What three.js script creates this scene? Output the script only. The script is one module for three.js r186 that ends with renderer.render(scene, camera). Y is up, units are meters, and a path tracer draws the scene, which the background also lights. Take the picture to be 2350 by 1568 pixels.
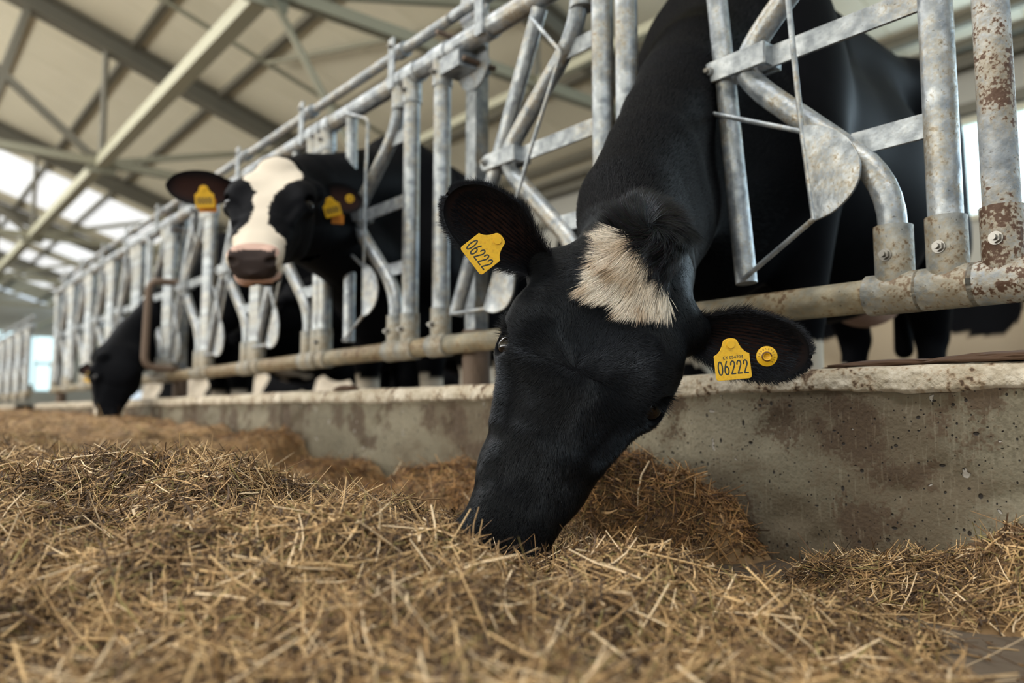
import * as THREE from 'three';
import { mergeGeometries } from 'three/addons/utils/BufferGeometryUtils.js';
import { RectAreaLightUniformsLib } from 'three/addons/lights/RectAreaLightUniformsLib.js';

// ------------------------------------------------------------------ camera, sky, lights, exposure
const scene = new THREE.Scene();
const camera = new THREE.PerspectiveCamera(2 * Math.atan(784 / 1800) * 180 / Math.PI, 2350 / 1568, 0.02, 200);
camera.filmGauge = 36;
camera.position.set(0, 0.257, 0);
camera.up.set(0, 1, 0);
camera.lookAt(-0.76954, 0.257 + 0.08909, -0.63235);
camera.focus = 1.13;
camera.userData.fStop = 2.5;
scene.add(camera);

const renderer = new THREE.WebGLRenderer({ antialias: true });
renderer.toneMapping = THREE.LinearToneMapping;
renderer.toneMappingExposure = 1.04;
renderer.shadowMap.enabled = true;
scene.background = new THREE.Color(0.78, 0.9, 1.0);   // overcast daylight
RectAreaLightUniformsLib.init();
function areaLight(name, color, intensity, w, h, pos, target) {
  const l = new THREE.RectAreaLight(color, intensity, w, h);
  l.name = name; l.position.set(...pos); l.lookAt(...target); scene.add(l); return l;
}
// daylight through the ridge glazing, the open left side, the right-hand window band
areaLight('ridge_glazing_light', new THREE.Color(0.97, 0.98, 1.0), 12, 34, 1.3, [-12, 6.95, 1.3], [-12, 0, 1.3]);
areaLight('side_opening_light', new THREE.Color(0.98, 0.98, 1.0), 2.2, 30, 3.0, [-16, 2.3, 11.3], [-16, 2.0, 0]);
areaLight('window_band_light', new THREE.Color(0.66, 0.85, 1.0), 10, 12.3, 1.05, [2.8, 2.86, -8.85], [2.8, 2.3, 0]);

// unseen fill lamp added at the open side, aimed up to brighten the ceiling
areaLight('ceiling_fill_light', new THREE.Color(1.0, 0.95, 0.84), 7.5, 34, 2.2, [-12, 1.9, 11.2], [-12, 8.5, 2]);

// ------------------------------------------------------------------ helpers
const V = (x, y, z) => new THREE.Vector3(x, y, z);
function rngOf(seed) { let s = seed | 0; return () => { s = (s + 0x6d2b79f5) | 0; let t = Math.imul(s ^ (s >>> 15), 1 | s); t = (t + Math.imul(t ^ (t >>> 7), 61 | t)) ^ t; return ((t ^ (t >>> 14)) >>> 0) / 4294967296; }; }
const clamp = (x, a, b) => (x < a ? a : x > b ? b : x), mix = (a, b, t) => a + (b - a) * t;
const sstep = (a, b, x) => { const t = clamp((x - a) / (b - a), 0, 1); return t * t * (3 - 2 * t); };
function hash3(x, y, z) { let h = Math.imul(x, 374761393) + Math.imul(y, 668265263) + Math.imul(z, 2147483647 ^ 0x5bd1e995); h = Math.imul(h ^ (h >>> 13), 1274126177); return ((h ^ (h >>> 16)) >>> 0) / 4294967296; }
function vnoise(x, y, z) {
  const xi = Math.floor(x), yi = Math.floor(y), zi = Math.floor(z), fx = x - xi, fy = y - yi, fz = z - zi;
  const u = fx * fx * (3 - 2 * fx), v = fy * fy * (3 - 2 * fy), w = fz * fz * (3 - 2 * fz);
  const a = mix(mix(hash3(xi, yi, zi), hash3(xi + 1, yi, zi), u), mix(hash3(xi, yi + 1, zi), hash3(xi + 1, yi + 1, zi), u), v);
  const b = mix(mix(hash3(xi, yi, zi + 1), hash3(xi + 1, yi, zi + 1), u), mix(hash3(xi, yi + 1, zi + 1), hash3(xi + 1, yi + 1, zi + 1), u), v);
  return mix(a, b, w);
}
const fbm = (x, y, z, o = 4) => { let s = 0, a = 0.5, n = 0; for (let i = 0; i < o; i++) { s += a * vnoise(x, y, z); n += a; a *= 0.5; x *= 2.03; y *= 2.03; z *= 2.03; } return s / n; };
// periodic 2-D noise for textures
function pnoise(u, v, per, seed) {
  const x = u * per, y = v * per, xi = Math.floor(x), yi = Math.floor(y), fx = x - xi, fy = y - yi, a = fx * fx * (3 - 2 * fx), b = fy * fy * (3 - 2 * fy);
  const m = (i) => ((i % per) + per) % per;
  return mix(mix(hash3(m(xi), m(yi), seed), hash3(m(xi + 1), m(yi), seed), a), mix(hash3(m(xi), m(yi + 1), seed), hash3(m(xi + 1), m(yi + 1), seed), a), b);
}
const pfbm = (u, v, per, seed, o = 5) => { let s = 0, a = 0.5, n = 0; for (let i = 0; i < o; i++) { s += a * pnoise(u, v, per, seed + i); n += a; a *= 0.5; per *= 2; } return s / n; };
function dataTex(N, M, fn, srgb) {           // fn(u, v) -> [r, g, b] 0..1
  const d = new Uint8Array(N * M * 4);
  for (let y = 0; y < M; y++) for (let x = 0; x < N; x++) { const c = fn((x + 0.5) / N, (y + 0.5) / M), o = (y * N + x) * 4; d[o] = clamp(c[0], 0, 1) * 255; d[o + 1] = clamp(c[1], 0, 1) * 255; d[o + 2] = clamp(c[2], 0, 1) * 255; d[o + 3] = 255; }
  const t = new THREE.DataTexture(d, N, M, THREE.RGBAFormat); t.wrapS = t.wrapT = THREE.RepeatWrapping; t.magFilter = THREE.LinearFilter; t.minFilter = THREE.LinearMipmapLinearFilter; t.generateMipmaps = true;
  if (srgb) t.colorSpace = THREE.SRGBColorSpace; t.needsUpdate = true; return t;
}
const lerp3 = (a, b, t) => [mix(a[0], b[0], t), mix(a[1], b[1], t), mix(a[2], b[2], t)];
const names = new Map();
function numbered(n) { const k = names.get(n) || 0; names.set(n, k + 1); return k ? n + '_' + String(k).padStart(3, '0') : n; }
function shade(o) { o.castShadow = true; o.receiveShadow = true; return o; }
function part(name, geo, mat, parent, label) { const m = shade(new THREE.Mesh(geo, mat)); m.name = name; if (label) m.userData.label = label; parent.add(m); return m; }
function thing(name, label, category, pos = [0, 0, 0], group, kind) { const g = new THREE.Group(); g.name = numbered(name); g.position.set(...pos); g.userData = { label, category }; if (group) g.userData.group = group; if (kind) g.userData.kind = kind; scene.add(g); return g; }
function single(name, geo, mat, label, category, group, kind) { const m = shade(new THREE.Mesh(geo, mat)); m.name = numbered(name); m.userData = { label, category }; if (group) m.userData.group = group; if (kind) m.userData.kind = kind; scene.add(m); return m; }
function struct(name, geo, mat) { const m = geo ? shade(new THREE.Mesh(geo, mat)) : new THREE.Group(); m.name = name; m.userData.kind = 'structure'; scene.add(m); return m; }
const merge = (a) => mergeGeometries(a.map((g) => (g.index ? g.toNonIndexed() : g)), false);
function box(w, h, d, x = 0, y = 0, z = 0, b = 0) {  // box with uv in metres, small chamfer optional
  let g;
  if (b > 0) { const s = new THREE.Shape(); s.moveTo(-w / 2 + b, -h / 2); s.lineTo(w / 2 - b, -h / 2); s.lineTo(w / 2, -h / 2 + b); s.lineTo(w / 2, h / 2 - b); s.lineTo(w / 2 - b, h / 2); s.lineTo(-w / 2 + b, h / 2); s.lineTo(-w / 2, h / 2 - b); s.lineTo(-w / 2, -h / 2 + b); s.closePath(); g = new THREE.ExtrudeGeometry(s, { depth: d, bevelEnabled: false }); g.translate(0, 0, -d / 2); }
  else {
    g = new THREE.BoxGeometry(w, h, d); const p = g.attributes.position, n = g.attributes.normal, uv = g.attributes.uv;
    for (let i = 0; i < p.count; i++) { const ax = Math.abs(n.getX(i)), ay = Math.abs(n.getY(i)); uv.setXY(i, ax > 0.5 ? p.getZ(i) : p.getX(i), ay > 0.5 ? p.getZ(i) : p.getY(i)); }
  }
  g.translate(x, y, z); return g;
}
function beam(a, b, w, h, up = V(0, 1, 0)) {   // rectangular bar from a to b
  const L = a.distanceTo(b), g = box(w, h, L), m = new THREE.Matrix4(), z = b.clone().sub(a).normalize(), x = up.clone().cross(z).normalize(), y = z.clone().cross(x);
  m.makeBasis(x, y, z).setPosition(a.clone().add(b).multiplyScalar(0.5)); g.applyMatrix4(m); return g;
}
let uvShift = 0;
function pipe(pts, r, { seg = 14, bend = 0, cap = true, r2 } = {}) {   // tube along points with rounded bends, uv in metres
  const path = [];
  if (pts.length > 2 && bend > 0) {
    path.push(pts[0].clone());
    for (let i = 1; i < pts.length - 1; i++) {
      const a = pts[i - 1], c = pts[i], b = pts[i + 1], da = Math.min(bend, a.distanceTo(c) * 0.48), db = Math.min(bend, b.distanceTo(c) * 0.48);
      const p = c.clone().add(a.clone().sub(c).normalize().multiplyScalar(da)), q = c.clone().add(b.clone().sub(c).normalize().multiplyScalar(db));
      for (let k = 0; k <= 6; k++) { const t = k / 6; path.push(p.clone().multiplyScalar((1 - t) * (1 - t)).addScaledVector(c, 2 * t * (1 - t)).addScaledVector(q, t * t)); }
    }
    path.push(pts[pts.length - 1].clone());
  } else path.push(...pts.map((p) => p.clone()));
  const pos = [], nor = [], uv = [], idx = []; let len = 0; uvShift += 0.377;
  let N = null;
  for (let i = 0; i < path.length; i++) {
    const t = (path[Math.min(i + 1, path.length - 1)].clone().sub(path[Math.max(i - 1, 0)])).normalize();
    if (!N) { N = Math.abs(t.y) > 0.9 ? V(1, 0, 0) : V(0, 1, 0); }
    N = N.clone().addScaledVector(t, -N.dot(t)).normalize(); const B = t.clone().cross(N);
    if (i) len += path[i].distanceTo(path[i - 1]);
    const rr = r2 ? mix(r, r2, i / (path.length - 1)) : r;
    for (let k = 0; k <= seg; k++) { const a = k / seg * Math.PI * 2, d = N.clone().multiplyScalar(Math.cos(a)).addScaledVector(B, Math.sin(a)); pos.push(path[i].x + d.x * rr, path[i].y + d.y * rr, path[i].z + d.z * rr); nor.push(d.x, d.y, d.z); uv.push(k / seg * 6.283 * r + uvShift, len + uvShift * 1.7); }
    if (i) for (let k = 0; k < seg; k++) { const a = (i - 1) * (seg + 1) + k, b = a + seg + 1; idx.push(a, a + 1, b, b, a + 1, b + 1); }
  }
  if (cap) for (const [i, s] of [[0, -1], [path.length - 1, 1]]) {
    const t = (i ? path[i].clone().sub(path[i - 1]) : path[1].clone().sub(path[0])).normalize().multiplyScalar(s), c = pos.length / 3;
    pos.push(path[i].x, path[i].y, path[i].z); nor.push(t.x, t.y, t.z); uv.push(0, 0);
    for (let k = 0; k <= seg; k++) { const o = (i * (seg + 1) + k) * 3; pos.push(pos[o], pos[o + 1], pos[o + 2]); nor.push(t.x, t.y, t.z); uv.push(0.01 * k, 0); }
    for (let k = 0; k < seg; k++) s > 0 ? idx.push(c, c + 1 + k, c + 2 + k) : idx.push(c, c + 2 + k, c + 1 + k);
  }
  const g = new THREE.BufferGeometry(); g.setAttribute('position', new THREE.Float32BufferAttribute(pos, 3)); g.setAttribute('normal', new THREE.Float32BufferAttribute(nor, 3)); g.setAttribute('uv', new THREE.Float32BufferAttribute(uv, 2)); g.setIndex(idx); return g;
}
const rod = (a, b, r, seg = 10) => pipe([a, b], r, { seg });
console.log('helpers ready');

// ------------------------------------------------------------------ materials
const std = (o) => new THREE.MeshStandardMaterial(o), phy = (o) => new THREE.MeshPhysicalMaterial(o);
function galvTex(rust, seed) {
  return dataTex(1024, 1024, (u, v) => {
    const a = pfbm(u, v, 6, seed, 6), b = pfbm(u, v, 24, seed + 20, 4), c = pfbm(u, v, 4, seed + 40, 6), d = pfbm(u * 1, v, 60, seed + 60, 2);
    let col = lerp3([0.46, 0.485, 0.505], [0.79, 0.81, 0.82], clamp(a * 0.8 + (b - 0.5) * 1.3 + 0.1, 0, 1));
    const fine = pfbm(u, v, 110, seed + 80, 3);
    col = lerp3(col, [0.60, 0.53, 0.41], (0.45 + 0.25 * rust) * sstep(0.46 - rust * 0.1, 0.66, c * 0.6 + fine * 0.25 + b * 0.15));
    col = lerp3(col, lerp3([0.43, 0.36, 0.26], [0.30, 0.20, 0.14], clamp(rust * 1.3, 0, 1)), (0.45 + 0.45 * rust) * sstep(0.60 - rust * 0.06, 0.68 - rust * 0.06, c * 0.42 + b * 0.28 + fine * 0.3));
    const pit = pnoise(u, v, 150, seed + 70); if (pit > 0.95) col = lerp3(col, [0.2, 0.17, 0.14], 0.5);
    return col;
  }, true);
}
const galvBump = dataTex(512, 512, (u, v) => { const h = pfbm(u, v, 16, 91, 5); return [h, h, h]; });
const rep = (t, r) => { const c = t.clone(); c.repeat.set(r, r); c.needsUpdate = true; return c; };
const gTex = galvTex(0, 11), gTexR = galvTex(1, 31), gTexS = galvTex(0.45, 57);
const M = {};
M.galv = std({ map: rep(gTex, 2.2), roughness: 0.42, metalness: 0.5, bumpMap: rep(galvBump, 6), bumpScale: 0.0012 });
M.galvRust = std({ map: rep(gTexR, 2.2), roughness: 0.6, metalness: 0.2, bumpMap: rep(galvBump, 6), bumpScale: 0.002 });
M.railDirty = std({ map: rep(gTexS, 1.3), roughness: 0.6, metalness: 0.15, color: 0xd8c7a8, bumpMap: rep(galvBump, 6), bumpScale: 0.0015 });
M.socket = std({ map: rep(gTexS, 1.9), roughness: 0.55, metalness: 0.25, color: 0xfaf4e8, bumpMap: rep(galvBump, 6), bumpScale: 0.0015 });
M.bolt = std({ color: 0x8d8a84, roughness: 0.35, metalness: 0.8 });
M.rustPipe = std({ color: 0x6b5a4c, roughness: 0.7, metalness: 0.2, bumpMap: rep(galvBump, 6), bumpScale: 0.002 });
M.steelPaint = std({ color: 0x8f8c78, roughness: 0.6 });
M.steelPale = std({ color: 0xb0ad94, roughness: 0.6 });
M.steelDark = std({ color: 0x6f6b5e, roughness: 0.65 });
const roofTex = dataTex(512, 512, (u, v) => lerp3([0.90, 0.87, 0.77], [0.96, 0.93, 0.84], pfbm(u, v, 4, 5, 5)), true);
M.roof = std({ map: rep(roofTex, 0.35), roughness: 0.55 });
M.wallPanel = std({ color: 0xaeaba0, roughness: 0.6 });
M.skylight = std({ color: 0xe8eef2, emissive: new THREE.Color(1.0, 1.0, 1.0), emissiveIntensity: 0.75, roughness: 0.4 });
M.windowGlow = std({ color: 0xdfeef5, emissive: new THREE.Color(0.66, 0.93, 1.0), emissiveIntensity: 1.35, roughness: 0.3 });
M.frame = std({ color: 0xc9c4ae, roughness: 0.5 });
// concrete: trowelled grey-brown with pores, spalls, run marks
function pits(u, v, nu, nv, seed, share) {   // round pores: 0 none .. 1 centre
  const x = u * nu, y = v * nv, xi = Math.floor(x), yi = Math.floor(y); let m = 0;
  for (let j = -1; j <= 1; j++) for (let i = -1; i <= 1; i++) {
    const cx = ((xi + i) % nu + nu) % nu, cy = ((yi + j) % nv + nv) % nv; if (hash3(cx, cy, seed) > share) continue;
    const dx = x - (xi + i + hash3(cx, cy, seed + 1)), dy = y - (yi + j + hash3(cx, cy, seed + 2)), r = 0.07 + 0.19 * Math.pow(hash3(cx, cy, seed + 3), 3), st = 0.6 + hash3(cx, cy, seed + 4) * 0.9;
    m = Math.max(m, 1 - sstep(0.65, 1.05, Math.hypot(dx * st, dy / st) / r));
  }
  return m;
}
const chip = (u, v) => pits(u + (pfbm(u, v, 40, 71, 3) - 0.5) * 0.02, v + (pfbm(u, v, 40, 72, 3) - 0.5) * 0.04, 36, 18, 200, 0.12);
const concTex = dataTex(2048, 1024, (u, v) => {
  const a = pfbm(u, v, 5, 3, 6), b = pfbm(u * 2, v, 120, 14, 3), c = pfbm(u, v, 4, 33, 5), st = pfbm(u * 2, v * 0.12, 150, 25, 2);
  let col = lerp3([0.41, 0.39, 0.335], [0.61, 0.59, 0.53], clamp(a * 1.15 - 0.08 + (b - 0.5) * 0.9, 0, 1));
  col = lerp3(col, [0.36, 0.31, 0.245], 0.6 * sstep(0.52, 0.7, c + (b - 0.5) * 0.2));
  { const d2 = pfbm(u * 2, v, 7, 121, 6), band = 0.95; col = lerp3(col, lerp3([0.27, 0.21, 0.16], [0.36, 0.29, 0.22], b), 0.75 * sstep(0.50, 0.60, d2 * band + (b - 0.5) * 0.25)); }
  if (st > 0.68) col = lerp3(col, [0.60, 0.58, 0.53], 0.3 * sstep(0.68, 0.78, st));
  col = lerp3(col, lerp3([0.62, 0.61, 0.60], [0.80, 0.79, 0.79], b), 0.9 * sstep(0.2, 0.5, chip(u, v)));
  col = lerp3(col, [0.12, 0.10, 0.085], 0.85 * Math.max(pits(u, v, 80, 40, 300, 0.2), pits(u, v, 170, 85, 330, 0.12)));
  return col;
}, true);
const concBump = dataTex(2048, 1024, (u, v) => {
  const b = pfbm(u * 2, v, 120, 14, 3), h = 0.7 + 0.2 * (b - 0.5) - 0.55 * Math.max(pits(u, v, 80, 40, 300, 0.2), pits(u, v, 170, 85, 330, 0.12)) - 0.4 * sstep(0.2, 0.7, chip(u, v)); return [h, h, h];
});
const rep2 = (t, a, b) => { const c = t.clone(); c.repeat.set(a, b); c.needsUpdate = true; return c; };
M.concrete = std({ color: 0xdcd7cc, map: rep2(concTex, 0.9, 1.8), bumpMap: rep2(concBump, 0.9, 1.8), bumpScale: 0.006, roughness: 0.88 });
const capTex = dataTex(1024, 512, (u, v) => { const a = pfbm(u, v, 12, 8, 5), b = pfbm(u * 2, v, 70, 18, 3), c = pfbm(u * 2, v, 9, 61, 5); let k = lerp3([0.60, 0.55, 0.46], [0.86, 0.83, 0.77], clamp(a * 1.3 - 0.15 + (b - 0.5) * 0.7, 0, 1)); k = lerp3(k, [0.50, 0.41, 0.30], 0.7 * sstep(0.5, 0.66, c * 0.6 + b * 0.4)); return lerp3(k, [0.24, 0.17, 0.12], 0.8 * sstep(0.6, 0.68, c * 0.65 + b * 0.35)); }, true);
M.capstone = std({ map: rep2(capTex, 1.1, 2.2), bumpMap: rep(galvBump, 5), bumpScale: 0.006, roughness: 0.85 });
const floorTex = dataTex(1024, 1024, (u, v) => lerp3([0.24, 0.19, 0.14], [0.44, 0.39, 0.33], pfbm(u, v, 10, 77, 6)), true);
M.floor = std({ map: rep(floorTex, 0.7), roughness: 0.85, bumpMap: rep(galvBump, 2), bumpScale: 0.004 });
M.stallFloor = std({ map: rep(floorTex, 0.4), roughness: 0.7, color: 0xb8aa9a });
console.log('materials ready');

// ------------------------------------------------------------------ room shell
const ZS = -9, ZR = 1.3, Y0 = 4.0, SL = 0.32, ZL = 11.6, X0 = -40, X1 = 9;
const roofY = (z) => (z < ZR ? Y0 + SL * (z - ZS) : Y0 + SL * (ZL - z));
const ridgeY = roofY(ZR - 1e-6);
{
  const f = struct('floor', box(X1 - X0, 0.2, 13, (X0 + X1) / 2, -0.1, 5.2), M.floor);
  const s = struct('floor_stall', box(X1 - X0, 0.2, 7.9, (X0 + X1) / 2, -0.1, -5.25), M.stallFloor);
  // roof: single sheets from ridge to eave with open joints, glazed sheets in the far bays
  const roof = struct('ceiling'); roof.name = 'ceiling';
  const W = 1.15, n = Math.floor((X1 - X0) / W);
  const sheet = (za, zb, mat, x, name) => {
    const a = V(0, roofY(za), za), b = V(0, roofY(zb), zb); const g = beam(a, b, W - 0.012, 0.06); g.translate(0, 0.03, 0);
    const m = part(name, g, mat, roof); m.position.x = x; return m;
  };
  for (let i = 0; i < n; i++) {
    const x = X1 - W / 2 - i * W;
    const glazed = x < -19.4 && x > -36 && (i % 4 !== 1);
    if (glazed) { sheet(-9.15, -6.05, M.roof, x, 'roof_panel'); sheet(-6.03, -1.75, M.skylight, x, 'skylight_panel'); sheet(-1.73, ZR - 0.75, M.roof, x, 'roof_panel'); }
    else sheet(-9.15, ZR - 0.75, M.roof, x, 'roof_panel');
    sheet(ZR - 0.73, ZR - 0.001, M.skylight, x, 'skylight_panel');
    const m1 = sheet(ZL + 0.15, ZR + 0.75, M.roof, x, 'roof_panel'); sheet(ZR + 0.73, ZR + 0.001, M.skylight, x, 'skylight_panel');
  }
  const wr = struct('wall_right'); const xm = (X0 + X1) / 2, xl = X1 - X0; let nw = 0;
  part('wall_base', box(xl, 0.78, 0.2, xm, 0.39, ZS - 0.1), M.concrete, wr);
  part('wall_panel', box(xl, 1.2, 0.12, xm, 1.72, ZS - 0.1), M.wallPanel, wr);
  part('wall_panel', box(xl, 0.62, 0.12, xm, 3.75, ZS - 0.1), M.wallPanel, wr);
  part('eave_beam', box(xl, 0.2, 0.16, xm, 4.14, ZS + 0.3), M.steelDark, wr); part('eave_beam', box(xl, 0.1, 0.12, xm, 3.97, ZS + 0.12), M.steelDark, wr);
  part('wall_rail', box(xl, 0.12, 0.06, xm, 3.5, ZS + 0.02), M.steelDark, wr);
  for (let k = 0, x = X1 - 0.59; x > X0; x -= 2.94, k++) {
    const open = x - 2.94 > -3.6 || x < -21, vent = (x - 2.94 > -3.6 && x < 1) || (x < -17 && x > -28);
    if (!open) { part('wall_panel', box(2.93, 1.1, 0.12, x - 1.47, 2.86, ZS - 0.1), M.wallPanel, wr); part('wall_panel', box(2.93, 0.34, 0.12, x - 1.47, 0.95, ZS - 0.1), M.wallPanel, wr); if (!vent) continue; }
    const w = struct('window_' + (++nw)); w.position.set(x - 1.47, 0, ZS - 0.06);
    if (open) part('pane', box(2.9, 1.02, 0.03, 0, 2.83, 0), M.windowGlow, w);
    if (open) part('window_frame', merge([box(2.94, 0.07, 0.08, 0, 3.38, 0.03), box(2.94, 0.06, 0.08, 0, 2.32, 0.03), box(0.06, 1.1, 0.06, 1.45, 2.85, 0.03), box(0.06, 1.1, 0.06, -1.45, 2.85, 0.03)]), M.frame, w);
    if (vent) part('vent_pane', box(2.9, 0.3, 0.03, 0, 0.95, 0), M.windowGlow, w);
  }
  const wl = struct('wall_left'); part('wall_base', box(xl, 0.8, 0.2, xm, 0.4, ZL), M.concrete, wl); part('eave_panel', box(xl, 0.3, 0.12, xm, 3.95, ZL), M.wallPanel, wl);
  const we = struct('wall_end'); const es = new THREE.Shape(); es.moveTo(-ZL, 0); es.lineTo(-ZL, Y0); es.lineTo(-ZR, ridgeY); es.lineTo(-ZS, Y0); es.lineTo(-ZS, 0); es.lineTo(-1.2, 0); es.lineTo(-1.2, 3.4); es.lineTo(-5, 3.4); es.lineTo(-5, 0); es.closePath();
  const eg = new THREE.ExtrudeGeometry(es, { depth: 0.15, bevelEnabled: false }); eg.rotateY(Math.PI / 2); eg.translate(X0 - 0.15, 0, 0); part('gable_panel', eg, M.wallPanel, we);
  for (const [z, w, y, h] of [[-5.45, 0.3, 2.5, 2.1], [-5.98, 0.62, 3.0, 1.1], [-5.98, 0.55, 1.75, 1.1], [-4.4, 1.2, 3.3, 0.8]]) part('end_pane', box(0.04, h, w, X0 + 0.03, y, z), M.windowGlow, we);
}
// ---- kerb wall with worn cap
const WT = 0.33, ZF = -1.24, ZB = -1.46;
{
  const wall = struct('wall_kerb');
  const segs = [[1.6, -2.9], [-2.906, -5.9], [-5.906, -8.6], [-9.9, -16], [-16.006, -24], [-24.006, -34]];
  segs.forEach(([xa, xb], k) => {
    const N = k < 2 ? 300 : 60, H = 24, near = k < 2, pos = [], uv = [], idx = [];
    const hb = WT - 0.022;
    const prof = []; for (let j = 0; j <= H; j++) prof.push([ZF, hb * j / H]); prof.push([ZF - 0.012, hb + 0.004], [ZB, hb + 0.004], [ZB, 0]);
    for (let i = 0; i <= N; i++) for (let j = 0; j < prof.length; j++) {
      const x = mix(xa, xb, i / N), [z, y] = prof[j]; let dz = 0;
      if (near && j <= H) dz = (fbm(x * 3, y * 3, 1, 3) - 0.5) * 0.008 - 0.006 * sstep(0.63, 0.72, fbm(x * 14, y * 14, 4, 3));
      pos.push(x, y, z + dz); uv.push(x, j <= H ? y : y + Math.abs(z - ZF));
    }
    const P = prof.length; for (let i = 0; i < N; i++) for (let j = 0; j < P - 1; j++) { const a = i * P + j, b = a + P; idx.push(a, a + 1, b, b, a + 1, b + 1); }
    const g = new THREE.BufferGeometry(); g.setAttribute('position', new THREE.Float32BufferAttribute(pos, 3)); g.setAttribute('uv', new THREE.Float32BufferAttribute(uv, 2)); g.setIndex(idx); g.computeVertexNormals();
    part('kerb_section', g, M.concrete, wall);
    // cap: pale screed, rounded nose, ragged lower edge
    const cp = [], cu = [], ci = [], K = 14, NC = near ? 420 : 60;
    for (let i = 0; i <= NC; i++) {
      const x = mix(xa, xb, i / NC), low = 0.287 + (fbm(x * 5, 2, 0, 4) - 0.5) * 0.018 + (fbm(x * 40, 5, 0, 2) - 0.5) * 0.004, top = WT + (fbm(x * 8, 7, 0, 3) - 0.5) * 0.008;
      for (let j = 0; j <= K; j++) {
        const t = j / K; let y, z;
        if (j === 0) { y = low; z = ZF - 0.002; } else if (t < 0.6) { const q = t / 0.6; y = mix(low + 0.001, top - 0.016, q); z = ZF + 0.005 + 0.002 * Math.sin(q * 3) + (fbm(x * 30, y * 30, 9, 3) - 0.5) * 0.006; } else if (t < 0.8) { const q = (t - 0.6) / 0.2 * Math.PI / 2; y = top - 0.016 + 0.016 * Math.sin(q); z = ZF + 0.005 - 0.016 * (1 - Math.cos(q)); } else { y = top + 0.003 * Math.sin((t - 0.8) * 15) + (fbm(x * 20, t * 9, 3, 2) - 0.5) * 0.004; z = mix(ZF - 0.011, ZB - 0.01, (t - 0.8) / 0.2); if (j === K) y = 0.28; }
        cp.push(x, y, z); cu.push(x, y * 1.0 + Math.max(0, ZF - z));
      }
    }
    const Q = K + 1; for (let i = 0; i < NC; i++) for (let j = 0; j < K; j++) { const a = i * Q + j, b = a + Q; ci.push(a, a + 1, b, b, a + 1, b + 1); }
    const cg = new THREE.BufferGeometry(); cg.setAttribute('position', new THREE.Float32BufferAttribute(cp, 3)); cg.setAttribute('uv', new THREE.Float32BufferAttribute(cu, 2)); cg.setIndex(ci); cg.computeVertexNormals();
    part('kerb_cap', cg, M.capstone, wall, 'pale worn screed cap of the kerb');
  });
}
console.log('shell ready');

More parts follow.
